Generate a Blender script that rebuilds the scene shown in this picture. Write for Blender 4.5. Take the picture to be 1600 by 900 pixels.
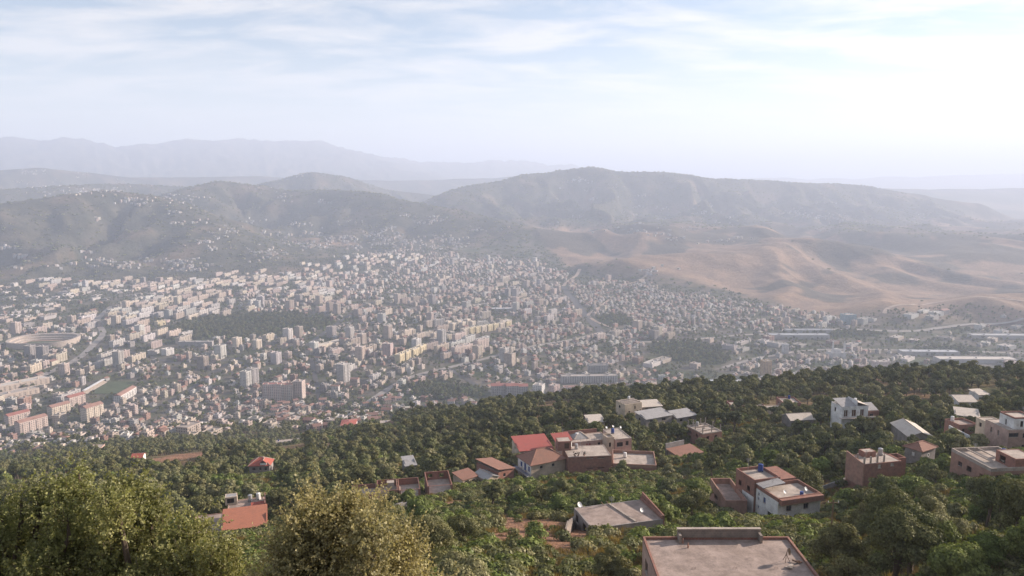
import bpy, bmesh, math, random
import numpy as np
from mathutils import Vector, Matrix

for _o in list(bpy.data.objects):
    bpy.data.objects.remove(_o)
scene = bpy.context.scene
COL = scene.collection
R = math.radians

# ------------------------------------------------------------------ camera
F_PX, HORIZON = 1186.0, 280.0            # focal length and horizon row, in pixels of a 1600 x 900 frame
PITCH = math.atan((450 - HORIZON) / F_PX)
cam_data = bpy.data.cameras.new('camera')
cam_data.sensor_width = 36
cam_data.lens = 36 * F_PX / 1600
cam_data.clip_start = 0.2
cam_data.clip_end = 150000
cam = bpy.data.objects.new('camera', cam_data)
COL.objects.link(cam)
cam.location = (0, 0, 0)
cam.rotation_euler = (math.pi / 2 - PITCH, 0, 0)
scene.camera = cam

# ------------------------------------------------------------------ sun, sky, exposure
SUN_AZ, SUN_EL = 70.0, 21.0              # degrees right of the view direction, degrees up
sun_data = bpy.data.lights.new('sun', 'SUN')
sun_data.energy = 5.0
sun_data.angle = R(0.6)
sun_data.color = (1.0, 0.84, 0.70)
sun = bpy.data.objects.new('sun', sun_data)
COL.objects.link(sun)
to_sun = Vector((math.sin(R(SUN_AZ)) * math.cos(R(SUN_EL)), math.cos(R(SUN_AZ)) * math.cos(R(SUN_EL)), math.sin(R(SUN_EL))))
sun.rotation_euler = (-to_sun).to_track_quat('-Z', 'Y').to_euler()
sun.location = to_sun * 300

world = bpy.data.worlds.new('World')
scene.world = world
world.use_nodes = True
wt = world.node_tree
wt.nodes.clear()
def wn(t, **kw):
    n = wt.nodes.new(t)
    for k, v in kw.items():
        setattr(n, k, v)
    return n
wl = wt.links.new
w_out = wn('ShaderNodeOutputWorld')
w_bg = wn('ShaderNodeBackground')
w_bg.inputs['Strength'].default_value = 0.072
w_sky = wn('ShaderNodeTexSky', sky_type='NISHITA')
w_sky.sun_disc = False
w_sky.sun_elevation = R(SUN_EL)
w_sky.sun_rotation = R(SUN_AZ)
w_sky.altitude = 600
w_sky.air_density = 1.0
w_sky.dust_density = 0.7
w_sky.ozone_density = 1.5
# thin high cloud: noise laid on a flat layer overhead, the same in every direction
w_tc = wn('ShaderNodeTexCoord')
w_sep = wn('ShaderNodeSeparateXYZ'); wl(w_tc.outputs['Generated'], w_sep.inputs[0])
w_den = wn('ShaderNodeMath', operation='MAXIMUM'); w_den.inputs[1].default_value = 0.0
wl(w_sep.outputs['Z'], w_den.inputs[0])
w_add = wn('ShaderNodeMath', operation='ADD'); w_add.inputs[1].default_value = 0.13
wl(w_den.outputs[0], w_add.inputs[0])
w_dx = wn('ShaderNodeMath', operation='DIVIDE'); wl(w_sep.outputs['X'], w_dx.inputs[0]); wl(w_add.outputs[0], w_dx.inputs[1])
w_dy = wn('ShaderNodeMath', operation='DIVIDE'); wl(w_sep.outputs['Y'], w_dy.inputs[0]); wl(w_add.outputs[0], w_dy.inputs[1])
w_cmb = wn('ShaderNodeCombineXYZ'); wl(w_dx.outputs[0], w_cmb.inputs[0]); wl(w_dy.outputs[0], w_cmb.inputs[1])
w_map = wn('ShaderNodeMapping')
w_map.inputs['Rotation'].default_value = (0, 0, R(28))
w_map.inputs['Scale'].default_value = (0.9, 1.7, 1)
w_map.inputs['Location'].default_value = (3.1, 1.7, 0)
wl(w_cmb.outputs[0], w_map.inputs[0])
w_n1 = wn('ShaderNodeTexNoise'); w_n1.inputs['Scale'].default_value = 1.75
w_n1.inputs['Detail'].default_value = 10; w_n1.inputs['Roughness'].default_value = 0.6; w_n1.inputs['Distortion'].default_value = 0.35
wl(w_map.outputs[0], w_n1.inputs['Vector'])
w_r1 = wn('ShaderNodeValToRGB')
w_r1.color_ramp.elements[0].position = 0.42; w_r1.color_ramp.elements[0].color = (0.14, 0.14, 0.14, 1)
w_r1.color_ramp.elements[1].position = 0.62; w_r1.color_ramp.elements[1].color = (0.9, 0.9, 0.9, 1)
wl(w_n1.outputs['Fac'], w_r1.inputs[0])
# cloud takes the sky's own brightness in that direction, whitened and lifted
w_bw = wn('ShaderNodeRGBToBW'); wl(w_sky.outputs[0], w_bw.inputs[0])
w_cl = wn('ShaderNodeMix', data_type='RGBA', blend_type='MULTIPLY'); w_cl.inputs['Factor'].default_value = 1
w_lift = wn('ShaderNodeMath', operation='MULTIPLY_ADD'); w_lift.inputs[1].default_value = 0.8; w_lift.inputs[2].default_value = 3.6
wl(w_bw.outputs[0], w_lift.inputs[0])
wl(w_lift.outputs[0], w_cl.inputs['A']); w_cl.inputs['B'].default_value = (1.0, 0.985, 0.985, 1)
w_mix = wn('ShaderNodeMix', data_type='RGBA')
# towards the horizon the cloud layer runs together into an even veil
w_ev = wn('ShaderNodeMapRange'); w_ev.interpolation_type = 'SMOOTHSTEP'; w_ev.inputs['From Min'].default_value = 0.03; w_ev.inputs['From Max'].default_value = 0.2
wl(w_sep.outputs['Z'], w_ev.inputs['Value'])
w_veil = wn('ShaderNodeMix', data_type='FLOAT'); w_veil.inputs['A'].default_value = 0.55
wl(w_ev.outputs['Result'], w_veil.inputs['Factor']); wl(w_r1.outputs[0], w_veil.inputs['B'])
wl(w_veil.outputs['Result'], w_mix.inputs['Factor']); wl(w_sky.outputs[0], w_mix.inputs['A']); wl(w_cl.outputs['Result'], w_mix.inputs['B'])
wl(w_mix.outputs['Result'], w_bg.inputs['Color'])
wl(w_bg.outputs[0], w_out.inputs['Surface'])

vs = scene.view_settings
vs.view_transform = 'Standard'
vs.look = 'None'
vs.exposure = 1.12
vs.gamma = 1.0
vs.use_curve_mapping = False
scene.render.engine = 'CYCLES'
cy = scene.cycles
cy.use_denoising = True
cy.max_bounces = 4
cy.diffuse_bounces = 2
cy.glossy_bounces = 2
cy.transmission_bounces = 2
cy.transparent_max_bounces = 8
cy.volume_bounces = 1
cy.sample_clamp_indirect = 4.0
cy.caustics_reflective = False
cy.caustics_refractive = False

# ------------------------------------------------------------------ pixel <-> place
def ray(px, py):
    a = (px - 800) / F_PX
    b = -(py - 450) / F_PX
    return np.array([a, math.cos(PITCH) + b * math.sin(PITCH), -math.sin(PITCH) + b * math.cos(PITCH)])
def at_dist(px, py, Y):                   # the point on that line of sight Y metres ahead
    d = ray(px, py)
    return d * (Y / d[1])
def on_level(px, py, z):                  # the point on that line of sight at height z
    d = ray(px, py)
    return d * (z / d[2])
def project(x, y, z):
    x = np.asarray(x, float); y = np.asarray(y, float); z = np.asarray(z, float)
    dep = y * math.cos(PITCH) - z * math.sin(PITCH)
    up = y * math.sin(PITCH) + z * math.cos(PITCH)
    dep = np.where(dep < 0.05, 0.05, dep)
    return 800 + F_PX * x / dep, 450 - F_PX * up / dep, dep

# ------------------------------------------------------------------ noise and the lie of the land
def _hash(ix, iy, seed):
    n = (ix.astype(np.int64) * 374761393 + iy.astype(np.int64) * 668265263 + seed * 1442695041) & 0xFFFFFFFF
    n = ((n ^ (n >> 13)) * 1274126177) & 0xFFFFFFFF
    return ((n ^ (n >> 16)) & 0xFFFFFF) / float(0x1000000)
def gnoise(x, y, seed=0):
    ix = np.floor(x); iy = np.floor(y)
    fx = x - ix; fy = y - iy
    u = fx * fx * fx * (fx * (fx * 6 - 15) + 10); v = fy * fy * fy * (fy * (fy * 6 - 15) + 10)
    def g(dx, dy):
        a = _hash(ix + dx, iy + dy, seed) * 2 * math.pi
        return np.cos(a) * (fx - dx) + np.sin(a) * (fy - dy)
    a = g(0, 0) + (g(1, 0) - g(0, 0)) * u
    b = g(0, 1) + (g(1, 1) - g(0, 1)) * u
    return (a + (b - a) * v) * 1.5
def fbm(x, y, seed=0, oct=4, gain=0.5):
    s = 0; a = 1; t = 0
    for i in range(oct):
        s = s + a * gnoise(x * 2 ** i, y * 2 ** i, seed + i * 17); t += a; a *= gain
    return s / t
def ridged(x, y, seed=0, oct=4, gain=0.5):
    s = 0; a = 1; t = 0
    for i in range(oct):
        s = s + a * (1 - np.abs(gnoise(x * 2 ** i, y * 2 ** i, seed + i * 31))); t += a; a *= gain
    return s / t
def sstep(a, b, x):
    t = np.clip((x - a) / (b - a), 0, 1)
    return t * t * (3 - 2 * t)

# places on the near hillside: (pixel column, pixel row, metres ahead), read off the sizes of houses and trees
NEAR = [(960, 880, 80), (700, 900, 62), (400, 930, 60), (100, 930, 60), (1500, 900, 62), (1600, 870, 70),
        (840, 838, 105), (700, 830, 112), (1000, 822, 119), (1200, 812, 140), (1340, 835, 105), (1450, 800, 118), (1560, 780, 118),
        (620, 790, 160), (380, 835, 160), (340, 800, 185), (200, 790, 200), (60, 800, 190), (500, 780, 178),
        (640, 768, 190), (770, 755, 203), (830, 752, 203), (920, 744, 205), (1000, 742, 205), (1060, 735, 210), (870, 790, 150), (1040, 770, 165),
        (1110, 790, 145), (1350, 752, 158), (1440, 725, 175), (1540, 748, 146), (1590, 705, 190), (1440, 690, 228), (1340, 658, 270),
        (1100, 692, 262), (1080, 714, 232), (1200, 700, 250), (980, 646, 310), (1030, 660, 290), (880, 690, 260), (1250, 655, 300),
        (700, 710, 290), (800, 680, 330), (600, 720, 290), (400, 742, 320), (480, 735, 300), (250, 720, 400), (300, 745, 310), (100, 735, 380),
        (1480, 628, 345), (1590, 640, 290), (1600, 588, 450), (1450, 592, 480), (1300, 603, 500), (1150, 612, 505), (1000, 622, 510), (900, 625, 530),
        (800, 632, 540), (700, 655, 560), (600, 685, 520), (660, 640, 640), (500, 690, 600), (445, 703, 620), (340, 698, 620), (200, 708, 590), (60, 722, 560),
        (560, 668, 850), (450, 675, 860), (620, 645, 1000), (520, 655, 1040), (400, 665, 1040), (250, 675, 1000), (100, 690, 920), (0, 700, 880)]
_pts = [tuple(at_dist(*p)) for p in NEAR]
_pts += [(0, 0, -1.7), (3, 1, -1.9), (-3, 1, -1.9), (0, 4, -4.2), (-6, 5, -5.2), (6, 5, -5.2), (0, 9, -8.0), (-8, 12, -9.6), (-3, 12, -9.8), (8, 12, -9.8),
         (0, 22, -17), (-14, 22, -17.5), (14, 22, -16.5), (0, 40, -28.5), (-26, 40, -29), (26, 40, -28), (40, 10, -8), (-40, 10, -12), (0, -12, -0.6),
         (100, 30, -20), (-100, 30, -28), (200, 60, -40), (-200, 60, -60), (0, -60, 4), (150, -40, 0), (-150, -40, 0), (0, -300, 10), (300, -300, 0), (-300, -300, 0),
         (420, 220, -80), (600, 350, -120), (500, 80, -60), (900, 300, -170), (-420, 220, -150), (-600, 380, -235), (-600, 100, -160), (-1000, 300, -280),
         (11, 54, -39.5), (22, 54, -40.5), (33, 54, -39.5), (12, 63, -41.5), (22, 63, -42), (33, 63, -42), (12, 74, -42.5), (22, 75, -43), (36, 75, -43.5), (500, 620, -250), (250, 700, -285), (0, 740, -290), (-130, 780, -300), (800, 600, -270)]
for a in range(-60, 61, 8):
    for rr, zz in ((1180, -392), (1500, -400)):
        x, y = rr * math.sin(R(a)), rr * math.cos(R(a))
        _pts.append((x, y, zz))
for a in (-150, -120, -90, -70, 70, 90, 120, 150, 180):
    _pts.append((1500 * math.sin(R(a)), 1500 * math.cos(R(a)), -300 if abs(a) < 80 else -150))
_P = np.array(_pts)
def _rbf_fit():
    n = len(_P)
    D = np.sqrt(((_P[:, None, :2] - _P[None, :, :2]) ** 2).sum(-1) + 4.0)
    A = np.zeros((n + 1, n + 1)); A[:n, :n] = D; A[:n, n] = 1; A[n, :n] = 1
    A[:n, :n] += -1.5 * np.eye(n)
    return np.linalg.solve(A, np.r_[_P[:, 2], 0])
_W = _rbf_fit()
def near_height(x, y):
    out = np.full(x.shape, _W[-1])
    for i in range(len(_P)):
        out += _W[i] * np.sqrt((x - _P[i, 0]) ** 2 + (y - _P[i, 1]) ** 2 + 4.0)
    r = np.hypot(x, y)
    amp = sstep(30, 250, r)
    return out + amp * (1.6 * fbm(x / 60, y / 60, 3) + 0.7 * gnoise(x / 14, y / 14, 9))

# crest lines of the hills: (column, row, metres away), slope of the flanks, roundness, roughness
CRESTS = [
    ([(-200, 335, 4200), (0, 318, 4300), (60, 311, 4350), (120, 302, 4400), (170, 298, 4450), (225, 304, 4450), (270, 320, 4350), (310, 345, 4150), (350, 370, 3900), (385, 388, 3700)], 0.30, 70, 0.9),
    ([(285, 318, 5300), (310, 291, 5400), (345, 283, 5500), (400, 290, 5500), (450, 298, 5400), (520, 296, 5200), (580, 301, 5000), (640, 316, 4800), (700, 326, 4700), (760, 340, 4500), (820, 355, 4300), (870, 374, 4100), (905, 388, 4000)], 0.27, 80, 0.9),
    ([(400, 292, 7000), (440, 281, 7000), (488, 269, 7000), (530, 275, 7200), (600, 296, 7600), (680, 305, 7800)], 0.30, 80, 0.8),
    ([(-250, 272, 9000), (0, 266, 9000), (60, 262, 9000), (130, 269, 9200), (200, 277, 9400), (300, 277, 9600), (400, 275, 10000), (480, 280, 10000)], 0.22, 120, 0.7),
    ([(-200, 300, 6400), (0, 296, 6300), (100, 290, 6500), (200, 287, 6800), (290, 292, 6900)], 0.25, 100, 0.8),
    ([(690, 310, 5900), (760, 286, 6200), (830, 272, 6450), (880, 266, 6500), (925, 262, 6500), (960, 267, 6500), (1000, 269, 6500), (1050, 270, 6600), (1100, 279, 6700), (1180, 281, 7000), (1250, 286, 7200), (1330, 288, 7500), (1420, 302, 7800), (1520, 318, 8000)], 0.235, 90, 1.0),
    ([(500, 282, 10500), (600, 283, 10500), (700, 281, 11000), (790, 276, 11200), (860, 269, 11500), (930, 272, 12000)], 0.2, 160, 0.6),
    ([(1060, 279, 19000), (1150, 279, 19500), (1220, 278, 20000), (1300, 279, 21000), (1400, 276, 22000), (1500, 274, 23000), (1600, 270, 25000), (1800, 270, 26000)], 0.15, 300, 0.5),
    ([(1250, 296, 10500), (1350, 293, 11000), (1450, 297, 11500), (1550, 294, 12000), (1750, 294, 12500)], 0.14, 200, 0.6),
    ([(-300, 240, 16427), (-60, 238, 16427), (0, 231, 16427), (32, 212, 16427), (62, 221, 16427), (100, 214, 16427), (150, 222, 16427), (188, 233, 16427), (225, 221, 16427), (265, 220, 16427), (340, 215, 16427), (430, 220, 16427), (500, 221, 16427), (545, 233, 16731), (585, 241, 17035), (640, 250, 17644), (700, 253, 18252), (760, 250, 18860), (830, 252, 19469), (900, 258, 20077), (1000, 270, 20686)], 0.27, 45, 0.14),
]
_CR = []
for pts, sl, rnd, rough in CRESTS:
    q = []
    for (px, py, D) in pts:
        d = ray(px, py); q.append(d * (D / math.hypot(d[0], d[1])))
    _CR.append((np.array(q), sl, rnd, rough))
_gb_az = [-10, 0.5, 2, 5, 9.5, 14.5, 19, 23, 26.5, 30, 34, 50]
_gb_r = [9000, 4400, 3900, 3150, 2950, 2700, 2450, 2230, 2250, 2330, 2300, 2300]
def golden_mask(x, y):
    az = np.degrees(np.arctan2(x, y)); r = np.hypot(x, y)
    rb = np.interp(az, _gb_az, _gb_r)
    return sstep(0, 260, r - rb + 90 * gnoise(x / 300, y / 300, 5)) * (1 - sstep(6000, 9500, r))
def far_height(x, y):
    r = np.hypot(x, y)
    base = -400 + 7 * fbm(x / 1100, y / 1100, 11) + 25 * sstep(3000, 6000, r) * fbm(x / 1600, y / 1600, 12) + 60 * sstep(8000, 20000, r) * fbm(x / 4000, y / 4000, 14)
    # the town's far edge climbs a low rise
    base = base + 26 * np.exp(-(((x + 750) / 500) ** 2 + ((y - 3550) / 260) ** 2)) + 30 * np.exp(-(((x + 330) / 260) ** 2 + ((y - 3900) / 300) ** 2))
    g = golden_mask(x, y)
    wx = x + 140 * gnoise(x / 700, y / 700, 21); wy = y + 140 * gnoise(x / 700 + 9, y / 700, 22)
    ca, sa = math.cos(R(14)), math.sin(R(14))
    a = (wx * ca + wy * sa); b = (-wx * sa + wy * ca)
    roll = 1 - np.sqrt(gnoise(a / 620, b / 1000, 23) ** 2 + 0.012) * 1.7
    roll = np.clip(roll, 0, 1)
    small = 1 - np.sqrt(gnoise(a / 330, b / 620, 29) ** 2 + 0.006) * 1.7
    base = base + g * (118 * roll * sstep(-0.5, 0.4, gnoise(a / 1700, b / 1500, 24) + .15) + 36 * gnoise(a / 1500, b / 900, 27) + 30 * np.clip(small, 0, 1) - 9 * np.abs(gnoise(a / 120, b / 260, 30)))
    out = base
    for q, sl, rnd, rough in _CR:
        best = np.full(x.shape, -1e9); dmin = np.full(x.shape, 1e9)
        ls = rnd * 9; acc = 0.0; sarc = np.zeros(x.shape)
        wx = x + ls * 0.35 * fbm(x / ls, y / ls, 41, 3); wy = y + ls * 0.35 * fbm(x / ls + 5, y / ls, 43, 3)
        for i in range(len(q) - 1):
            ax, ay, az = q[i]; bx, by, bz = q[i + 1]
            ex, ey = bx - ax, by - ay
            t = np.clip(((x - ax) * ex + (y - ay) * ey) / (ex * ex + ey * ey), 0, 1)
            d0 = np.hypot(x - (ax + ex * t), y - (ay + ey * t))
            dw = np.hypot(wx - (ax + ex * t), wy - (ay + ey * t))
            k = sstep(0, ls, d0); el = math.hypot(ex, ey)
            sarc = np.where(d0 < dmin, acc + t * el, sarc); dmin = np.minimum(dmin, d0); acc += el
            d = d0 * (1 - k) + dw * k
            zz = az + (bz - az) * t
            best = np.maximum(best, zz - sl * (np.sqrt(d * d + rnd * rnd) - rnd))
        if rough < .45: best = best + 190 * (ridged(x / 800, y / 800, 59, 4) - .76)
        elif rough > .95: best = best + 14 * fbm(x / 330, y / 330, 62, 3)
        elif rough < .65: best = best + 42 * fbm(x / 1300, y / 1300, 60)
        depth = np.clip(best - base, 0, 500)
        sw = sarc + 0.30 * ls * fbm(x / (ls * .8), y / (ls * .8), 53, 3)
        gul = 1.15 * np.sqrt(gnoise(sw / (ls * .62), dmin / (ls * 2.2) + 3.3, 51) ** 2 + .002) + .45 * np.abs(gnoise(sw / (ls * .27), dmin / (ls * 1.1), 55)) + .3 * (1 - ridged(wx / (ls * .5), wy / (ls * .5), 57, 3))
        crest = sstep(0.02 * ls, 0.75 * ls, dmin)
        best = best - rough * gul * np.minimum(depth, 340) * 1.25 * crest
        k = 18.0
        out = np.where(best > out + 4 * k, best, np.where(best < out - 4 * k, out, np.maximum(out, best) + k * np.log1p(np.exp(-np.abs(out - best) / k))))
    return out
def height(x, y):
    x = np.atleast_1d(np.asarray(x, float)); y = np.atleast_1d(np.asarray(y, float))
    r = np.hypot(x, y)
    out = np.empty(x.shape)
    w = sstep(1050, 1500, r)
    m = r < 1510
    f = r > 1040
    nh = np.zeros(x.shape); fh = np.zeros(x.shape)
    if m.any(): nh[m] = near_height(x[m], y[m])
    if f.any(): fh[f] = far_height(x[f], y[f])
    return nh * (1 - w) + fh * w
# the land as a grid in angle and distance, finest where the view falls
AZ = np.radians(np.r_[np.linspace(-180, -47, 20)[:-1], np.linspace(-47, 47, 620), np.linspace(47, 180, 20)[1:]])
RAD = np.r_[np.geomspace(0.6, 30, 30)[:-1], np.geomspace(30, 700, 170)[:-1], np.geomspace(700, 2600, 110)[:-1], np.geomspace(2600, 8500, 210)[:-1], np.geomspace(8500, 20000, 80)[:-1], np.geomspace(20000, 40000, 16)]
GA, GR = np.meshgrid(AZ, RAD)
GX = GR * np.sin(GA); GY = GR * np.cos(GA)
GZ = height(GX.ravel(), GY.ravel()).reshape(GX.shape)
_lr = np.log(RAD)
def ground(x, y):                          # height of the built sheet, so that things stand on it
    x = np.atleast_1d(np.asarray(x, float)); y = np.atleast_1d(np.asarray(y, float))
    a = np.arctan2(x, y); r = np.clip(np.hypot(x, y), RAD[0], RAD[-1] * 0.999)
    i = np.clip(np.searchsorted(RAD, r, 'right') - 1, 0, len(RAD) - 2)
    j = np.clip(np.searchsorted(AZ, a, 'right') - 1, 0, len(AZ) - 2)
    u = (r - RAD[i]) / (RAD[i + 1] - RAD[i]); v = (a - AZ[j]) / (AZ[j + 1] - AZ[j])
    return (GZ[i, j] * (1 - u) + GZ[i + 1, j] * u) * (1 - v) + (GZ[i, j + 1] * (1 - u) + GZ[i + 1, j + 1] * u) * v
def gz(x, y):
    return float(ground(x, y)[0])
def ground_at(px, py, y0=40.0):            # where that line of sight first meets the land, at least y0 metres ahead
    d = ray(px, py)
    t = np.geomspace(y0, 30000, 2500)
    g = ground(d[0] * t / d[1], t)
    zz = d[2] * t / d[1]
    k = np.argmax(zz < g)
    if k == 0: k = 1 if zz[0] < g[0] else len(t) - 1
    lo, hi = t[k - 1], t[k]
    for _ in range(24):
        m = 0.5 * (lo + hi)
        if d[2] * m / d[1] < gz(d[0] * m / d[1], m): hi = m
        else: lo = m
    return np.array([d[0] * hi / d[1], hi, gz(d[0] * hi / d[1], hi)])
HAZE_DENSITY = 1.28e-4

# ------------------------------------------------------------------ mesh and object helpers
def link(o, parent=None):
    COL.objects.link(o)
    if parent is not None:
        o.parent = parent
    return o
def tag(o, label=None, cat=None, group=None, kind=None):
    if label: o['label'] = label
    if cat: o['category'] = cat
    if group: o['group'] = group
    if kind: o['kind'] = kind
    return o
def empty(name, loc, rz=0.0):
    o = bpy.data.objects.new(name, None)
    o.empty_display_size = 0.5
    o.location = tuple(float(c) for c in loc); o.rotation_euler = (0, 0, rz)
    COL.objects.link(o)
    return o
def mesh_np(name, V, F, mats=None, smooth=False):
    """V (n,3), F (m,k) with one k"""
    me = bpy.data.meshes.new(name)
    V = np.ascontiguousarray(V, np.float32); F = np.ascontiguousarray(F, np.int32)
    m, k = F.shape
    me.vertices.add(len(V)); me.vertices.foreach_set('co', V.ravel())
    me.loops.add(m * k); me.loops.foreach_set('vertex_index', F.ravel())
    me.polygons.add(m)
    me.polygons.foreach_set('loop_start', np.arange(0, m * k, k, dtype=np.int32))
    me.polygons.foreach_set('loop_total', np.full(m, k, np.int32))
    if smooth: me.polygons.foreach_set('use_smooth', np.ones(m, bool))
    me.update(calc_edges=True)
    for mt in (mats or []): me.materials.append(mt)
    return me
class MB:
    """collects quads / triangles; every face gets a metric UV from its own plane"""
    def __init__(s):
        s.v = []; s.f = []
    def face(s, *pts):
        i = len(s.v); s.v += [tuple(float(c) for c in p) for p in pts]; s.f.append(tuple(range(i, i + len(pts))))
    def box(s, x0, y0, z0, x1, y1, z1, bottom=True):
        a, b, c, d = (x0, y0), (x1, y0), (x1, y1), (x0, y1)
        s.prism([a, b, c, d], z0, z1, bottom)
    def prism(s, poly, z0, z1, bottom=True, top=True):
        n = len(poly)
        for i in range(n):
            p, q = poly[i], poly[(i + 1) % n]
            s.face((p[0], p[1], z0), (q[0], q[1], z0), (q[0], q[1], z1), (p[0], p[1], z1))
        if top: s.face(*[(p[0], p[1], z1) for p in poly])
        if bottom: s.face(*[(p[0], p[1], z0) for p in reversed(poly)])
    def obox(s, c, u, v, w, hu, hv, hw):
        c, u, v, w = (np.array(t, float) for t in (c, u, v, w))
        P = [c + a * hu * u + b * hv * v + e * hw * w for a in (-1, 1) for b in (-1, 1) for e in (-1, 1)]
        for q in ((0, 1, 3, 2), (4, 6, 7, 5), (0, 4, 5, 1), (2, 3, 7, 6), (0, 2, 6, 4), (1, 5, 7, 3)):
            s.face(*[P[k] for k in q])
    def tube(s, path, rad, n=7, cap=True):
        path = [Vector(p) for p in path]; rings = []
        for i, p in enumerate(path):
            d = (path[min(i + 1, len(path) - 1)] - path[max(i - 1, 0)]).normalized()
            a = d.orthogonal().normalized(); b = d.cross(a)
            r = rad[i] if hasattr(rad, '__len__') else rad
            rings.append([p + (a * math.cos(t) + b * math.sin(t)) * r for t in (2 * math.pi * k / n for k in range(n))])
        for i in range(len(rings) - 1):
            for k in range(n):
                s.face(rings[i][k], rings[i][(k + 1) % n], rings[i + 1][(k + 1) % n], rings[i + 1][k])
        if cap:
            s.face(*reversed(rings[0])); s.face(*rings[-1])
    def wall(s, o, u, w, h, ops=(), depth=0.25):
        """upright panel from o along u; the outside is to the right of u; openings (x0,z0,x1,z1) get reveals"""
        o = np.array(o, float); u = np.array([u[0], u[1], 0.0]); n = np.array([u[1], -u[0], 0.0])
        xs = sorted({0.0, w} | {c for q in ops for c in (q[0], q[2])}); zs = sorted({0.0, h} | {c for q in ops for c in (q[1], q[3])})
        P = lambda x, z, d=0.0: o + u * x + np.array([0, 0, z]) - n * d
        for i in range(len(xs) - 1):
            for j in range(len(zs) - 1):
                cx, cz = (xs[i] + xs[i + 1]) / 2, (zs[j] + zs[j + 1]) / 2
                if any(q[0] < cx < q[2] and q[1] < cz < q[3] for q in ops): continue
                s.face(P(xs[i], zs[j]), P(xs[i + 1], zs[j]), P(xs[i + 1], zs[j + 1]), P(xs[i], zs[j + 1]))
        for (a, b, c, d) in ops:
            s.face(P(a, b), P(a, b, depth), P(a, d, depth), P(a, d))
            s.face(P(c, b, depth), P(c, b), P(c, d), P(c, d, depth))
            s.face(P(a, b), P(c, b), P(c, b, depth), P(a, b, depth))
            s.face(P(a, d, depth), P(c, d, depth), P(c, d), P(a, d))
    def build(s, name, mat, parent=None, origin=None, smooth=False):
        me = bpy.data.meshes.new(name)
        V = np.array(s.v, float)
        org = np.array(origin if origin is not None else (0, 0, 0), float)
        me.from_pydata([tuple(p) for p in (V - org)], [], s.f)
        uv = me.uv_layers.new(name='UVMap')
        buf = np.zeros(len(me.loops) * 2, np.float32); k = 0
        for f in s.f:
            p0, p1, p2 = V[f[0]], V[f[1]], V[f[2]]
            n = np.cross(p1 - p0, p2 - p0); L = np.linalg.norm(n); n = n / L if L > 0 else np.array([0, 0, 1.0])
            if abs(n[2]) > 0.75: t = np.array([1.0, 0, 0]); b = np.array([0, 1.0, 0])
            else:
                t = np.cross((0, 0, 1.0), n); t = t / np.linalg.norm(t); b = np.cross(n, t)
            for i in f:
                buf[k] = V[i] @ t; buf[k + 1] = V[i] @ b; k += 2
        uv.data.foreach_set('uv', buf)
        if smooth: me.polygons.foreach_set('use_smooth', np.ones(len(me.polygons), bool))
        for m in (mat if isinstance(mat, (list, tuple)) else [mat]): me.materials.append(m)
        me.update()
        o = bpy.data.objects.new(name, me)
        if origin is not None and parent is None: o.location = tuple(float(c) for c in org)
        return link(o, parent)

# ------------------------------------------------------------------ materials
def new_mat(name):
    m = bpy.data.materials.new(name); m.use_nodes = True
    nt = m.node_tree; b = nt.nodes['Principled BSDF']
    b.inputs['Specular IOR Level'].default_value = 0.25
    return m, nt, b
def _n(nt, t, **kw):
    n = nt.nodes.new(t)
    for k, v in kw.items():
        if k in n.inputs.keys() if hasattr(n.inputs, 'keys') else False: n.inputs[k].default_value = v
        else: setattr(n, k, v)
    return n
def noise_fac(nt, vec, scale, detail=4, rough=0.55, lo=0.35, hi=0.65):
    t = nt.nodes.new('ShaderNodeTexNoise'); t.inputs['Scale'].default_value = scale; t.inputs['Detail'].default_value = detail; t.inputs['Roughness'].default_value = rough
    if vec is not None: nt.links.new(vec, t.inputs['Vector'])
    r = nt.nodes.new('ShaderNodeMapRange'); r.inputs['From Min'].default_value = lo; r.inputs['From Max'].default_value = hi
    nt.links.new(t.outputs['Fac'], r.inputs['Value'])
    return r.outputs['Result']
def mixc(nt, fac, a, b, blend='MIX'):
    m = nt.nodes.new('ShaderNodeMix'); m.data_type = 'RGBA'; m.blend_type = blend
    for sock, val in (('Factor', fac), ('A', a), ('B', b)):
        if isinstance(val, bpy.types.NodeSocket): nt.links.new(val, m.inputs[sock])
        elif sock == 'Factor': m.inputs[sock].default_value = val
        else: m.inputs[sock].default_value = tuple(val) + ((1,) if len(val) == 3 else ())
    return m.outputs['Result']
def math1(nt, op, a, b=None):
    m = nt.nodes.new('ShaderNodeMath'); m.operation = op
    for i, v in enumerate((a, b)):
        if v is None: continue
        if isinstance(v, bpy.types.NodeSocket): nt.links.new(v, m.inputs[i])
        else: m.inputs[i].default_value = v
    return m.outputs[0]
def pos(nt):
    return nt.nodes.new('ShaderNodeNewGeometry').outputs['Position']
def objco(nt):
    return nt.nodes.new('ShaderNodeTexCoord').outputs['Object']
def bump(nt, b, h, strength=0.3, dist=0.05):
    n = nt.nodes.new('ShaderNodeBump'); n.inputs['Strength'].default_value = strength; n.inputs['Distance'].default_value = dist
    nt.links.new(h, n.inputs['Height']); nt.links.new(n.outputs[0], b.inputs['Normal'])
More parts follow.
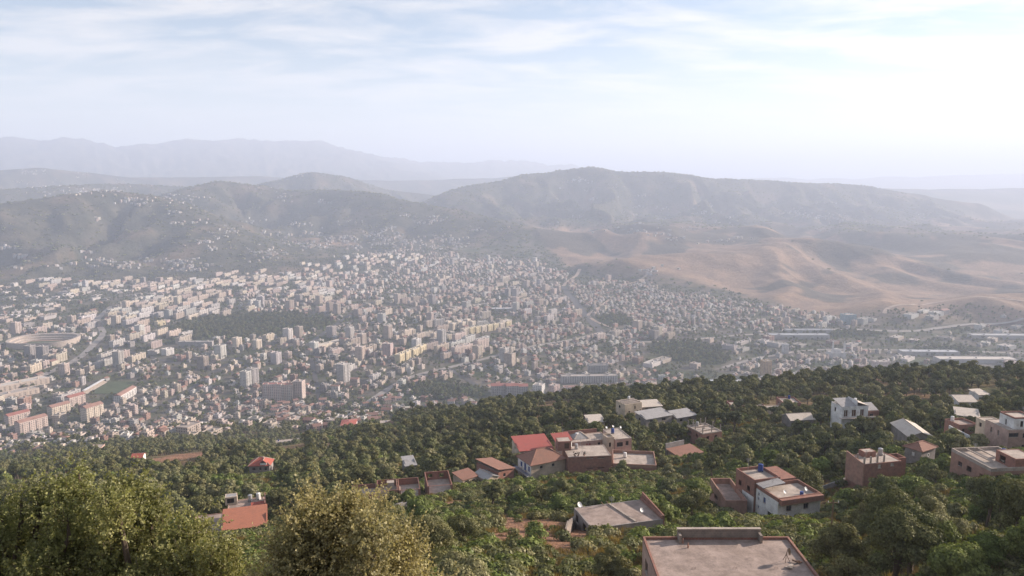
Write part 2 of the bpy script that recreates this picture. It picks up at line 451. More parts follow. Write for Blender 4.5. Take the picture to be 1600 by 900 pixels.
def weathered(name, col, col2, stain, scale=0.35, rough=0.9, grain=6.0, bumpd=0.03):
    """plaster / concrete / paint: two tones in patches, stains, fine grain"""
    m, nt, b = new_mat(name)
    p = pos(nt)
    c = mixc(nt, noise_fac(nt, p, scale, 6, 0.6), col, col2)
    st = math1(nt, 'MULTIPLY', noise_fac(nt, p, scale * 2.3, 8, 0.65, 0.52, 0.72), 0.7)
    c = mixc(nt, st, c, stain)
    bl = nt.nodes.new('ShaderNodeMapRange'); bl.inputs['To Min'].default_value = 0.72; bl.inputs['To Max'].default_value = 1.16
    nt.links.new(noise_fac(nt, p, scale * 1.2, 9, 0.72, 0.36, 0.62), bl.inputs['Value'])
    c = mixc(nt, 1.0, c, bl.outputs['Result'], 'MULTIPLY')
    g = noise_fac(nt, p, grain, 3, 0.6, 0.2, 0.8)
    gg = nt.nodes.new('ShaderNodeMapRange'); gg.inputs['To Min'].default_value = 0.85; gg.inputs['To Max'].default_value = 1.12
    nt.links.new(g, gg.inputs['Value'])
    c = mixc(nt, 1.0, c, gg.outputs['Result'], 'MULTIPLY')
    nt.links.new(c, b.inputs['Base Color']); b.inputs['Roughness'].default_value = rough
    bump(nt, b, g, 0.4, bumpd)
    return m
def brickwork(name, c1, c2, mortar, dirt):
    m, nt, b = new_mat(name)
    uv = nt.nodes.new('ShaderNodeTexCoord').outputs['UV']
    t = nt.nodes.new('ShaderNodeTexBrick')
    nt.links.new(uv, t.inputs['Vector'])
    t.inputs['Color1'].default_value = (*c1, 1); t.inputs['Color2'].default_value = (*c2, 1); t.inputs['Mortar'].default_value = (*mortar, 1)
    t.inputs['Scale'].default_value = 1.0; t.inputs['Mortar Size'].default_value = 0.016; t.inputs['Brick Width'].default_value = 0.32; t.inputs['Row Height'].default_value = 0.21
    t.inputs['Bias'].default_value = -0.1
    p = pos(nt)
    c = mixc(nt, math1(nt, 'MULTIPLY', noise_fac(nt, p, 0.5, 7, 0.62, 0.45, 0.7), 0.6), t.outputs['Color'], dirt)
    c = mixc(nt, 0.6, c, mixc(nt, noise_fac(nt, p, 1.3, 4), (0.75, 0.75, 0.75), (1.2, 1.15, 1.1)), 'MULTIPLY')
    nt.links.new(c, b.inputs['Base Color']); b.inputs['Roughness'].default_value = 0.92
    inv = math1(nt, 'SUBTRACT', 1.0, t.outputs['Fac'])
    bump(nt, b, inv, 0.7, 0.015)
    return m
def tilework(name, c1, c2, moss, pitch=0.24):
    """ribbed clay roof: rounded rows running down the slope"""
    m, nt, b = new_mat(name)
    uv = nt.nodes.new('ShaderNodeTexCoord').outputs['UV']
    w = nt.nodes.new('ShaderNodeTexWave'); w.wave_type = 'BANDS'; w.bands_direction = 'X'
    w.inputs['Scale'].default_value = 0.314 / pitch; nt.links.new(uv, w.inputs['Vector'])
    w2 = nt.nodes.new('ShaderNodeTexWave'); w2.wave_type = 'BANDS'; w2.bands_direction = 'Y'; w2.wave_profile = 'SAW'
    w2.inputs['Scale'].default_value = 0.314 / 0.36; nt.links.new(uv, w2.inputs['Vector'])
    p = pos(nt)
    c = mixc(nt, noise_fac(nt, p, 2.2, 5, 0.6), c1, c2)
    c = mixc(nt, math1(nt, 'MULTIPLY', noise_fac(nt, p, 0.6, 6, 0.6, 0.5, 0.75), 0.6), c, moss)
    nt.links.new(c, b.inputs['Base Color']); b.inputs['Roughness'].default_value = 0.8
    h = math1(nt, 'ADD', w.outputs['Fac'], math1(nt, 'MULTIPLY', w2.outputs['Fac'], 0.4))
    bump(nt, b, h, 0.8, 0.05)
    return m
def plain(name, col, rough=0.6, metal=0.0):
    m, nt, b = new_mat(name)
    v = noise_fac(nt, pos(nt), 3.0, 4)
    c = mixc(nt, v, tuple(x * 0.88 for x in col), tuple(min(1, x * 1.1) for x in col))
    nt.links.new(c, b.inputs['Base Color']); b.inputs['Roughness'].default_value = rough; b.inputs['Metallic'].default_value = metal
    return m
def leafmat(name, c1, c2, trans=0.3, tint=(1.15, 1.2, 0.55)):
    m, nt, b = new_mat(name)
    nt.nodes.remove(b)
    oi = nt.nodes.new('ShaderNodeObjectInfo')
    p = pos(nt)
    c = mixc(nt, oi.outputs['Random'], c1, c2)
    c = mixc(nt, 0.75, c, mixc(nt, noise_fac(nt, p, 1.1, 3), (0.7, 0.72, 0.7), (1.3, 1.25, 1.15)), 'MULTIPLY')
    at = nt.nodes.new('ShaderNodeAttribute'); at.attribute_name = 'tone'
    c = mixc(nt, 1.0, c, at.outputs['Color'], 'MULTIPLY')
    d = nt.nodes.new('ShaderNodeBsdfDiffuse'); t = nt.nodes.new('ShaderNodeBsdfTranslucent'); g = nt.nodes.new('ShaderNodeBsdfGlossy')
    g.inputs['Roughness'].default_value = 0.45; g.inputs['Color'].default_value = (0.9, 0.9, 0.85, 1)
    nt.links.new(c, d.inputs['Color'])
    nt.links.new(mixc(nt, 1.0, c, tint, 'MULTIPLY'), t.inputs['Color'])
    ms = nt.nodes.new('ShaderNodeMixShader'); ms.inputs[0].default_value = trans
    nt.links.new(d.outputs[0], ms.inputs[1]); nt.links.new(t.outputs[0], ms.inputs[2])
    m2 = nt.nodes.new('ShaderNodeMixShader'); m2.inputs[0].default_value = 0.012
    nt.links.new(ms.outputs[0], m2.inputs[1]); nt.links.new(g.outputs[0], m2.inputs[2])
    nt.links.new(m2.outputs[0], nt.nodes['Material Output'].inputs['Surface'])
    return m

M = {}
M['brick'] = brickwork('hollow brick', (0.30, 0.135, 0.10), (0.25, 0.115, 0.09), (0.27, 0.22, 0.19), (0.22, 0.15, 0.12))
M['brick_pale'] = brickwork('pale hollow brick', (0.36, 0.20, 0.155), (0.31, 0.175, 0.135), (0.33, 0.27, 0.23), (0.27, 0.2, 0.16))
M['block'] = brickwork('grey blockwork', (0.27, 0.23, 0.20), (0.23, 0.20, 0.18), (0.28, 0.25, 0.23), (0.17, 0.14, 0.12))
M['concrete'] = weathered('roof concrete', (0.36, 0.285, 0.25), (0.28, 0.22, 0.19), (0.18, 0.14, 0.125), 0.45)
M['concrete_pale'] = weathered('pale concrete', (0.45, 0.385, 0.335), (0.36, 0.305, 0.265), (0.25, 0.21, 0.185), 0.4)
M['concrete_grey'] = weathered('grey concrete', (0.30, 0.285, 0.28), (0.26, 0.245, 0.24), (0.18, 0.17, 0.165), 0.3)
M['render_white'] = weathered('white wall paint', (0.74, 0.73, 0.72), (0.68, 0.67, 0.66), (0.48, 0.44, 0.40), 0.3)
M['render_cream'] = weathered('cream render', (0.56, 0.46, 0.36), (0.50, 0.41, 0.32), (0.36, 0.29, 0.23), 0.3)
M['render_pink'] = weathered('pinkish render', (0.50, 0.35, 0.29), (0.45, 0.31, 0.26), (0.34, 0.25, 0.21), 0.3)
M['render_grey'] = weathered('grey render', (0.30, 0.27, 0.255), (0.25, 0.225, 0.215), (0.18, 0.16, 0.15), 0.3)
M['tile_red'] = tilework('red clay tiles', (0.40, 0.105, 0.075), (0.34, 0.10, 0.075), (0.24, 0.10, 0.07))
M['tile_orange'] = tilework('orange clay tiles', (0.42, 0.17, 0.105), (0.36, 0.15, 0.10), (0.28, 0.13, 0.09))
M['tile_brown'] = tilework('brown clay tiles', (0.285, 0.15, 0.11), (0.24, 0.13, 0.10), (0.17, 0.115, 0.09))
M['sheet_red'] = tilework('red roof sheets', (0.38, 0.105, 0.09), (0.33, 0.10, 0.085), (0.25, 0.11, 0.095), 0.3)
M['sheet_grey'] = tilework('grey fibre sheets', (0.36, 0.35, 0.35), (0.31, 0.30, 0.30), (0.2, 0.19, 0.18), 0.3)
M['sheet_pale'] = tilework('pale roof sheets', (0.56, 0.50, 0.44), (0.5, 0.44, 0.385), (0.36, 0.3, 0.25), 0.3)
M['dark'] = plain('dark window', (0.025, 0.026, 0.03), 0.25)
M['shutter_blue'] = plain('blue painted shutter', (0.03, 0.06, 0.22), 0.5)
M['shutter_brown'] = plain('brown shutter', (0.10, 0.05, 0.03), 0.6)
M['iron'] = plain('rusty iron', (0.10, 0.06, 0.045), 0.7)
M['metal_grey'] = plain('galvanised metal', (0.42, 0.42, 0.43), 0.45, 0.4)
M['dish_white'] = plain('dish enamel', (0.70, 0.70, 0.69), 0.4)
M['wood'] = plain('weathered timber', (0.20, 0.14, 0.09), 0.85)
M['bark'] = plain('bark', (0.11, 0.085, 0.065), 0.95)
M['tarp'] = plain('pale tarpaulin', (0.62, 0.62, 0.64), 0.6)
M['leaf_olive'] = leafmat('olive foliage', (0.235, 0.222, 0.125), (0.150, 0.168, 0.075), 0.2)
M['leaf_fig'] = leafmat('fig foliage', (0.170, 0.200, 0.065), (0.135, 0.175, 0.055), 0.22)
M['leaf_oak'] = leafmat('oak foliage', (0.098, 0.112, 0.050), (0.168, 0.160, 0.074), 0.16)
M['leaf_pine'] = leafmat('pine foliage', (0.080, 0.088, 0.042), (0.095, 0.100, 0.048), 0.12)
M['leaf_ash'] = leafmat('ash foliage', (0.340, 0.310, 0.175), (0.295, 0.278, 0.150), 0.42, (1.12, 1.08, 0.75))
M['leaf_ash_green'] = leafmat('greener ash foliage', (0.250, 0.250, 0.115), (0.215, 0.225, 0.100), 0.40, (1.1, 1.12, 0.65))
M['leaf_dry'] = leafmat('dry grass blades', (0.24, 0.17, 0.08), (0.19, 0.14, 0.07), 0.3)

# ------------------------------------------------------------------ the land
def px_blob(px, py, rx, ry):               # a patch of ground seen around a pixel: centre and half sizes in metres
    c = ground_at(px, py)
    e = ground_at(px + rx, py); f = ground_at(px, py + ry)
    return c[0], c[1], max(2.0, abs(e[0] - c[0])), max(2.0, abs(f[1] - c[1]))
CLEAR = [px_blob(845, 836, 92, 27), px_blob(795, 815, 50, 7), px_blob(715, 788, 24, 8), px_blob(268, 716, 36, 7), px_blob(330, 708, 40, 5), px_blob(1150, 785, 18, 7), px_blob(1085, 800, 20, 4),
         px_blob(1330, 756, 16, 4), px_blob(1075, 752, 25, 6), px_blob(1410, 835, 30, 4), px_blob(1480, 790, 16, 4), px_blob(680, 760, 60, 3), px_blob(640, 800, 24, 3)]
def clearing(x, y, grow=1.0):
    m = np.zeros(np.shape(x))
    for cx, cy, a, b in CLEAR:
        q = ((x - cx) / (a * grow)) ** 2 + ((y - cy) / (b * grow)) ** 2
        m = np.maximum(m, 1 - sstep(0.5, 1.25, q))
    return m
PARKS = [(395, 508, 135, 20), (700, 612, 70, 13), (1075, 550, 60, 20), (560, 640, 60, 14), (150, 480, 20, 5), (60, 420, 120, 8), (960, 500, 30, 8), (1300, 520, 90, 5), (1480, 545, 60, 6)]
PARKW = []
for (a, b, c, d) in PARKS:
    p = on_level(a, b, -398); e = on_level(a + c, b, -398); f = on_level(a, b - d, -398)
    PARKW.append((p[0], p[1], abs(e[0] - p[0]), abs(f[1] - p[1])))
def park(x, y):
    m = np.zeros(np.shape(x))
    wob = 0.35 * gnoise(np.asarray(x) / 70, np.asarray(y) / 70, 77)
    for cx, cy, a, b in PARKW:
        m = np.maximum(m, 1 - sstep(0.6, 1.1, ((x - cx) / a) ** 2 + ((y - cy) / b) ** 2 + wob))
    return m
def cover_colour(x, y, z):
    r = np.hypot(x, y)
    def C(*c): return np.array(c)[None, :]
    def mx(a, b, t): return a * (1 - t[:, None]) + b * t[:, None]
    n1 = sstep(-0.25, 0.25, fbm(x / 23, y / 23, 61)); n2 = sstep(-0.1, 0.35, fbm(x / 60, y / 60, 62))
    near = mx(mx(C(0.085, 0.085, 0.040), C(0.17, 0.125, 0.065), n1), C(0.22, 0.135, 0.085), n2 * 0.7)
    near = mx(near, C(0.255, 0.145, 0.095), clearing(x, y))
    c1 = sstep(-0.2, 0.25, fbm(x / 55, y / 55, 63)); c2 = sstep(0.0, 0.4, fbm(x / 130, y / 130, 64))
    town = mx(mx(C(0.15, 0.13, 0.11), C(0.085, 0.09, 0.05), c1), C(0.06, 0.075, 0.035), c2)
    town = mx(town, C(0.05, 0.065, 0.03), park(x, y))
    h1 = sstep(0.05, 0.4, fbm(x / 260, y / 260, 65)); h2 = sstep(-0.3, 0.3, fbm(x / 90, y / 90, 66))
    dark = mx(mx(C(0.050, 0.052, 0.036), C(0.092, 0.084, 0.060), h2), C(0.19, 0.14, 0.10), h1 * 0.7)
    g1 = sstep(0.02, 0.16, fbm(x / 330 + 3, y / 420, 67) - .09 + .26 * sstep(3300, 4300, r)); g2 = sstep(-0.3, 0.3, fbm(x / 120, y / 120, 68))
    gold = mx(mx(C(0.275, 0.185, 0.125), C(0.215, 0.148, 0.105), g2), C(0.075, 0.068, 0.052), g1 * 0.9)
    out = mx(near, town, sstep(900, 1150, r))
    # beyond the town: dark wooded hills, and the dry hills to the right
    az = np.degrees(np.arctan2(x, y))
    edge = np.interp(az, [-60, -34, -28, -22, -17, -12, -8, -4, 0, 2], [2950, 2950, 3150, 3150, 3300, 3500, 4000, 4050, 4000, 4200])
    d = sstep(-120, 200, r - edge + 160 * fbm(x / 500, y / 500, 69))
    dry = sstep(0.05, 0.3, fbm(x / 600, y / 400, 70)) * (1 - sstep(-330, -270, z)) * sstep(-24, -14, az)
    out = mx(out, mx(dark, gold, dry), d)
    out = mx(out, gold, golden_mask(x, y) * (1 - sstep(-335, -285, z) * sstep(4300, 5200, r)))
    plains = mx(C(0.17, 0.135, 0.09), C(0.07, 0.075, 0.045), sstep(-0.2, 0.2, fbm(x / 900, y / 900, 71)))
    out = mx(out, plains, sstep(7600, 10500, r) * (1 - sstep(-250, -150, z)))
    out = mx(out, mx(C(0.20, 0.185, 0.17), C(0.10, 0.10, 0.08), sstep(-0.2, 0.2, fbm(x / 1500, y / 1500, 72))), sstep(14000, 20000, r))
    return out
nr, na = GX.shape
_V = np.stack([GX.ravel(), GY.ravel(), GZ.ravel()], 1)
_i = np.arange(nr * na).reshape(nr, na)
_F = np.stack([_i[:-1, :-1].ravel(), _i[:-1, 1:].ravel(), _i[1:, 1:].ravel(), _i[1:, :-1].ravel()], 1)[:, ::-1]
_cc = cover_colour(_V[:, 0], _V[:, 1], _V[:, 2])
def ground_material():
    m, nt, b = new_mat('land cover')
    at = nt.nodes.new('ShaderNodeAttribute'); at.attribute_name = 'cover'
    p = pos(nt)
    c = at.outputs['Color']
    for sc, lo, hi in ((0.9, 0.72, 1.28), (0.09, 0.75, 1.25), (0.02, 0.8, 1.2)):
        g = nt.nodes.new('ShaderNodeMapRange'); g.inputs['To Min'].default_value = lo; g.inputs['To Max'].default_value = hi
        nt.links.new(noise_fac(nt, p, sc, 6, 0.65, 0.3, 0.7), g.inputs['Value'])
        c = mixc(nt, 1.0, c, g.outputs['Result'], 'MULTIPLY')
    nt.links.new(c, b.inputs['Base Color']); b.inputs['Roughness'].default_value = 0.95; b.inputs['Specular IOR Level'].default_value = 0.08
    bump(nt, b, noise_fac(nt, p, 0.06, 8, 0.7, 0.2, 0.8), 0.9, 4.0)
    return m
M['land'] = ground_material()
land_me = mesh_np('terrain', _V, _F, [M['land']], smooth=True)
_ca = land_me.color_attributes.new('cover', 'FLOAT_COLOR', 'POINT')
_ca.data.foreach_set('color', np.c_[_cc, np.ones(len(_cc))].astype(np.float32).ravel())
land = link(bpy.data.objects.new('terrain', land_me))
tag(land, 'hillside, valley floor, dry hills and far mountains', None, None, 'structure')

# ------------------------------------------------------------------ houses on the near slope
ROOFTOPS = []
HOUSES = []                                  # (x, y, radius, short name) for trees to keep clear of and to be named after
SIGHT = []                                   # (column0, row0, column1, row1, metres) parts of the view that no nearer tree covers
class House:
    """an Empty at the base; blocks are set out from roof corners seen in the picture, at roof height z"""
    def __init__(s, name, label, cat, ref, px, py, Y, short, box=None):
        p = at_dist(px, py, Y)
        s.root = empty(name, (p[0], p[1], gz(p[0], p[1])))
        s.org = np.array(s.root.location)
        tag(s.root, label, cat)
        s.short = short
        if box: SIGHT.append((*box, Y))
    def b(s, mb, name, mat, smooth=False):
        o = mb.build(name, mat, s.root, origin=s.org, smooth=smooth)
        return o
    def frame(s, A, B, C, z, grow=0.0):
        a, b, c = (on_level(*q, z)[:2] for q in (A, B, C))
        u = b - a; w = np.linalg.norm(u); u = u / w; v = np.array([-u[1], u[0]])
        d = (c - b) @ v
        return a, u, v, w, d
    def base(s, a, u, v, w, d):
        q = [a + u * i * w + v * j * d for i in (0, .5, 1) for j in (0, .5, 1)]
        zz = ground([p[0] for p in q], [p[1] for p in q])
        c = a + u * w / 2 + v * d / 2
        HOUSES.append((c[0], c[1], 0.5 * math.hypot(w, d), s.short, a, u, v, w, d))
        return float(zz.min()) - 0.6, float(zz.max())
    def block(s, A, B, C, z, wall, roof, par=0.5, th=0.22, ops=None, h=None, cap=None, frame=None, glass='dark', openroof=False, slab_z=None):
        """A-B the front edge (left to right seen from outside), C the far end beyond B; z = top of the parapet"""
        a, u, v, w, d = frame or s.frame(A, B, C, z)
        zb, zg = s.base(a, u, v, w, d)
        if h is not None: zb = z - h
        zr = z - par
        ops = ops or {}
        sides = {'f': (a, u, w), 'r': (a + u * w, v, d), 'b': (a + u * w + v * d, -u, w), 'l': (a + v * d, -v, d)}
        mb = MB(); ref = zr
        for k, (o, dr, L) in sides.items():
            q = [(x0 * L, ref - y1 - zb, x1 * L, ref - y0 - zb) for (x0, y0, x1, y1, *_e) in ops.get(k, ())]
            q = [(p[0], max(p[1], 0.1), p[2], p[3]) for p in q]
            mb.wall((*o, zb), dr, L, zr - zb, q)
        s.b(mb, 'wall', M[wall])
        for k, (o, dr, L) in sides.items():
            n = np.array([dr[1], -dr[0]])
            for e in ops.get(k, ()):
                x0, y0, x1, y1 = e[:4]; kind = e[4] if len(e) > 4 else glass
                if kind is None: continue
                c = o + dr * (x0 + x1) / 2 * L - n * 0.2
                m2 = MB(); m2.obox((*c, ref - (y0 + y1) / 2), (*dr, 0), (*n, 0), (0, 0, 1), (x1 - x0) * L / 2 + 0.01, 0.03, (y1 - y0) / 2 + 0.01)
                wo = s.b(m2, 'door' if (len(e) > 5 and e[5] == 'door') else 'window', M[kind])
                if not (len(e) > 5):
                    cs_ = o + dr * (x0 + x1) / 2 * L
                    m2 = MB(); m2.obox((*(cs_ - n * .06), ref - y1 + .035), (*dr, 0), (*n, 0), (0, 0, 1), (x1 - x0) * L / 2 - .01, .12, .03); m2.build('sill', M['concrete_pale'], wo, origin=s.org)
                    m2 = MB(); m2.obox((*(cs_ - n * .165), ref - (y0 + y1) / 2), (*dr, 0), (*n, 0), (0, 0, 1), .035, .012, (y1 - y0) / 2 - .01); m2.build('frame', M['shutter_brown' if kind == 'dark' else 'dish_white'], wo, origin=s.org)
        P = lambda i, j: a + u * i + v * j
        if not openroof:
            mb = MB(); t = th + 0.01
            mb.prism([P(t, t), P(w - t, t), P(w - t, d - t), P(t, d - t)], zr - 0.2, zr + 0.03)
            s.b(mb, 'roof', M[roof])
            if s.short != 'the bare concrete roof' and par > 0: ROOFTOPS.append((s, (a, u, v, w, d), zr + .03))
        elif slab_z is not None:
            mb = MB(); t = 0.02
            mb.prism([P(t, t), P(w - t, t), P(w - t, d - t), P(t, d - t)], slab_z - 0.2, slab_z)
            s.b(mb, 'floor', M[roof])
        if par > 0:
            mb = MB(); t = th
            for q in ([P(0, 0), P(w, 0), P(w, t), P(0, t)], [P(0, d - t), P(w, d - t), P(w, d), P(0, d)], [P(0, t), P(t, t), P(t, d - t), P(0, d - t)], [P(w - t, t), P(w, t), P(w, d - t), P(w - t, d - t)]):
                mb.prism(q, zr, z)
            s.b(mb, 'parapet', M[cap or wall])
        return a, u, v, w, d
    def pitched(s, a, u, v, w, d, z, rise, mat, kind='hip', over=0.5, along='u', th=0.14, ridge=None):
        """roof over a footprint: hip, gable or a single slope (mono: low at the front)"""
        x0, x1, y0, y1 = -over, w + over, -over, d + over
        P = lambda i, j, zz: (*(a + u * i + v * j), zz)
        mb = MB()
        if kind == 'mono':
            q = [P(x0, y0, z), P(x1, y0, z), P(x1, y1, z + rise), P(x0, y1, z + rise)]
            faces = [q]
        elif kind == 'monor':                                   # low at the right
            faces = [[P(x0, y0, z + rise), P(x1, y0, z), P(x1, y1, z), P(x0, y1, z + rise)]]
        elif kind == 'gable':
            if along == 'u':
                m = (y0 + y1) / 2; e, f = P(x0, m, z + rise), P(x1, m, z + rise)
                faces = [[P(x0, y0, z), P(x1, y0, z), f, e], [P(x1, y1, z), P(x0, y1, z), e, f]]
            else:
                m = (x0 + x1) / 2; e, f = P(m, y0, z + rise), P(m, y1, z + rise)
                faces = [[P(x1, y0, z), P(x1, y1, z), f, e], [P(x0, y1, z), P(x0, y0, z), e, f]]
        else:
            k = min(w, d) / 2
            if w >= d: e, f = P(x0 + k + over, (y0 + y1) / 2, z + rise), P(x1 - k - over, (y0 + y1) / 2, z + rise)
            else: e, f = P((x0 + x1) / 2, y0 + k + over, z + rise), P((x0 + x1) / 2, y1 - k - over, z + rise)
            c = [P(x0, y0, z), P(x1, y0, z), P(x1, y1, z), P(x0, y1, z)]
            if w >= d: faces = [[c[0], c[1], f, e], [c[1], c[2], f], [c[2], c[3], e, f], [c[3], c[0], e]]
            else: faces = [[c[0], c[1], e], [c[1], c[2], f, e], [c[2], c[3], f], [c[3], c[0], e, f]]
        for q in faces:
            lo = [(p[0], p[1], p[2] - th) for p in q]
            mb.face(*q); mb.face(*reversed(lo))
            for i in range(len(q)):
                j = (i + 1) % len(q); mb.face(lo[i], lo[j], q[j], q[i])
        o = s.b(mb, 'roof', M[mat])
        if kind in ('gable', 'hip'):                            # ridge and hip tiles stand proud
            mb = MB()
            segs = [(e, f)] if kind == 'gable' else []
            if kind == 'hip':
                segs = [(e, f)] if np.linalg.norm(np.array(e) - np.array(f)) > 0.3 else []
                ends = (e, f)
                cs = [P(x0, y0, z), P(x1, y0, z), P(x1, y1, z), P(x0, y1, z)]
                for q in cs:
                    segs.append((q, min(ends, key=lambda t: np.hypot(t[0] - q[0], t[1] - q[1]))))
            for p, q in segs:
                mb.tube([(p[0], p[1], p[2] + 0.02), (q[0], q[1], q[2] + 0.02)], 0.13, 5)
            r = mb.build('ridge_tiles', M['tile_brown' if mat == 'tile_brown' else 'concrete_pale'], o, origin=s.org)
        return o
    def low_gables(s, a, u, v, w, d, z, rise, wall, along='u'):
        mb = MB()
        P = lambda i, j, zz: (*(a + u * i + v * j), zz)
        if along == 'u': tri = ([P(0, d, z), P(0, 0, z), P(0, d / 2, z + rise)], [P(w, 0, z), P(w, d, z), P(w, d / 2, z + rise)])
        else: tri = ([P(0, 0, z), P(w, 0, z), P(w / 2, 0, z + rise)], [P(w, d, z), P(0, d, z), P(w / 2, d, z + rise)])
        for t in tri:
            mb = MB(); mb.face(*t); s.b(mb, 'gable', M[wall])
    def columns(s, pts, z0, h, mat='concrete_pale', t=0.15, rebar=True):
        for p in pts:
            mb = MB(); mb.box(p[0] - t, p[1] - t, z0 + 0.002, p[0] + t, p[1] + t, z0 + h)
            o = s.b(mb, 'column', M[mat])
            if rebar:
                mb = MB()
                for dx, dy in ((-.08, -.08), (.08, -.08), (.08, .08), (-.08, .08)):
                    mb.box(p[0] + dx - .012, p[1] + dy - .012, z0 + h, p[0] + dx + .012, p[1] + dy + .012, z0 + h + 0.55 + 0.2 * abs(math.sin(p[0] * 9 + dx * 40)))
                mb.build('reinforcing_bar', M['iron'], o, origin=s.org)
def dish(name, p, label, r=0.45, face=(0.5, -0.6), group=None):
    root = empty(name, p); tag(root, label, 'dish', group)
    mb = MB(); mb.tube([(0, 0, 0), (0, 0, 0.7)], 0.03, 6); mb.build('mast', M['metal_grey'], root)
    d = Vector((face[0], face[1], 0.55)).normalized(); a = d.orthogonal().normalized(); b = d.cross(a); c = Vector((0, 0, 0.8))
    mb = MB(); rings = []
    for k in range(4):
        rr = r * k / 3; z = 0.3 * r * (k / 3) ** 2
        rings.append([c + d * z + (a * math.cos(t) + b * math.sin(t)) * rr for t in (2 * math.pi * i / 14 for i in range(14))])
    for k in range(3):
        for i in range(14): mb.face(rings[k][i], rings[k][(i + 1) % 14], rings[k + 1][(i + 1) % 14], rings[k + 1][i])
    mb.build('bowl', M['dish_white'], root, smooth=True)
    mb = MB(); mb.tube([c + d * 0.0 - b * r * 0.9, c + d * r * 0.9], 0.015, 5); mb.box(c.x + d.x * r * .9 - .04, c.y + d.y * r * .9 - .04, c.z + d.z * r * .9 - .04, c.x + d.x * r * .9 + .04, c.y + d.y * r * .9 + .04, c.z + d.z * r * .9 + .04)
    mb.build('feed_arm', M['metal_grey'], root)
    return root

SIGHT += [(778, 808, 912, 868, 119), (690, 778, 730, 800, 160), (240, 708, 305, 722, 420)]
# --- the flat concrete roof right below
h = House('flat_roofed_house', 'house with broad bare concrete roof and raised grey parapet section', 'house', None, 1140, 880, 66, 'the bare concrete roof', (1000, 815, 1290, 900))
ZR = -35.0
fr = h.frame((1027, 900), (1280, 900), (1236, 838), ZR)
a, u, v, w, d = fr
ext = 6.0                                     # the roof runs on a little below the frame
a = a - v * ext; d += ext
fr = (a, u, v, w, d)
h.block(None, None, None, ZR, 'render_pink', 'concrete', par=0.28, th=0.2, frame=fr, cap='brick',
        ops={'l': [(0.12, 1.1, 0.22, 2.4), (0.5, 1.1, 0.6, 2.4), (0.78, 1.1, 0.88, 2.4)], 'f': [(0.2, 1, 0.35, 2.3), (0.6, 1, 0.75, 2.3)], 'r': [(0.3, 1.1, 0.4, 2.4)]})
P = lambda i, j: a + u * i + v * j
mb = MB(); x0, x1 = w * 0.235, w * 0.80
mb.prism([P(x0, d - 0.25), P(x1, d - 0.25), P(x1, d + 0.05), P(x0, d + 0.05)], ZR + 0.003, ZR + 0.82)
mb.prism([P(x0 + 0.003, d - 1.0), P(x0 + 0.25, d - 1.0), P(x0 + 0.25, d - 0.253), P(x0 + 0.003, d - 0.253)], ZR - 0.25, ZR + 0.55)
mb.prism([P(x1 - 0.25, d - 1.0), P(x1 - 0.003, d - 1.0), P(x1 - 0.003, d - 0.253), P(x1 - 0.25, d - 0.253)], ZR - 0.25, ZR + 0.55)
o = h.b(mb, 'stair_parapet', M['block'])
mb = MB(); mb.prism([P(x0 - .06, d - .3), P(x1 + .06, d - .3), P(x1 + .06, d + .1), P(x0 - .06, d + .1)], ZR + 0.823, ZR + 0.91)
mb.build('coping', M['concrete_pale'], o, origin=h.org)
zr = ZR - 0.25
for (px, py) in ((1067, 849), (1075, 856)):
    c = on_level(px, py, zr)
    mb = MB(); mb.tube([(c[0], c[1], zr), (c[0], c[1], zr + 0.28)], 0.09, 8); mb.tube([(c[0] - .02, c[1], zr + 0.3), (c[0] + .02, c[1], zr + 0.5)], 0.05, 6)
    h.b(mb, 'vent_pipe', M['brick_pale'])
for k in range(3):                            # a few bundles of bars sticking out of the roof in line
    for i in range(2):
        c = P(w * (0.24 + 0.26 * k), d * (0.36 + 0.2 * i))
        mb = MB()
        for q in range(4): mb.tube([(c[0] + .12 * q, c[1] + .05 * (q % 2), zr), (c[0] + .12 * q + .02, c[1] + .05 * (q % 2) + .03, zr + .22)], 0.012, 4)
        h.b(mb, 'reinforcing_bar', M['iron'])
for (q0, q1) in ():   # expansion joints: proud strips of mortar
    p0, p1 = P(w * q0[0], d * q0[1]), P(w * q1[0], d * q1[1])
    mb = MB(); mb.obox((*(p0 + p1) / 2, zr + 0.036), (*((p1 - p0) / np.linalg.norm(p1 - p0)), 0), (u[0], u[1], 0), (0, 0, 1), np.linalg.norm(p1 - p0) / 2, 0.04, 0.008)
    h.b(mb, 'mortar_strip', M['concrete_pale'])
c = on_level(1228, 878, zr)
t = empty('broken_dish_stand', (c[0], c[1], zr + 0.03)); tag(t, 'bent dish on a tripod standing on the bare concrete roof', 'dish')
mb = MB()
for k in range(3):
    an = k * 2.1; mb.tube([(0.35 * math.cos(an), 0.35 * math.sin(an), 0), (0, 0, 0.75)], 0.025, 5)
mb.build('tripod', M['iron'], t)
mb = MB(); mb.tube([(0, 0, 0.72), (0.12, 0, 1.25)], 0.03, 6); mb.build('mast', M['iron'], t)
mb = MB()
for k in range(10):
    t0, t1 = 2 * math.pi * k / 10, 2 * math.pi * (k + 1) / 10
    q = lambda r, s_: (0.16 + 0.12 * r * r, r * 0.34 * math.cos(s_), 1.0 + r * 0.34 * math.sin(s_))
    mb.face(q(0.3, t0), q(0.3, t1), q(1, t1), q(1, t0)); mb.face(q(0, 0), q(.3, t1), q(.3, t0))
mb.build('bowl', M['wood'], t, smooth=True)
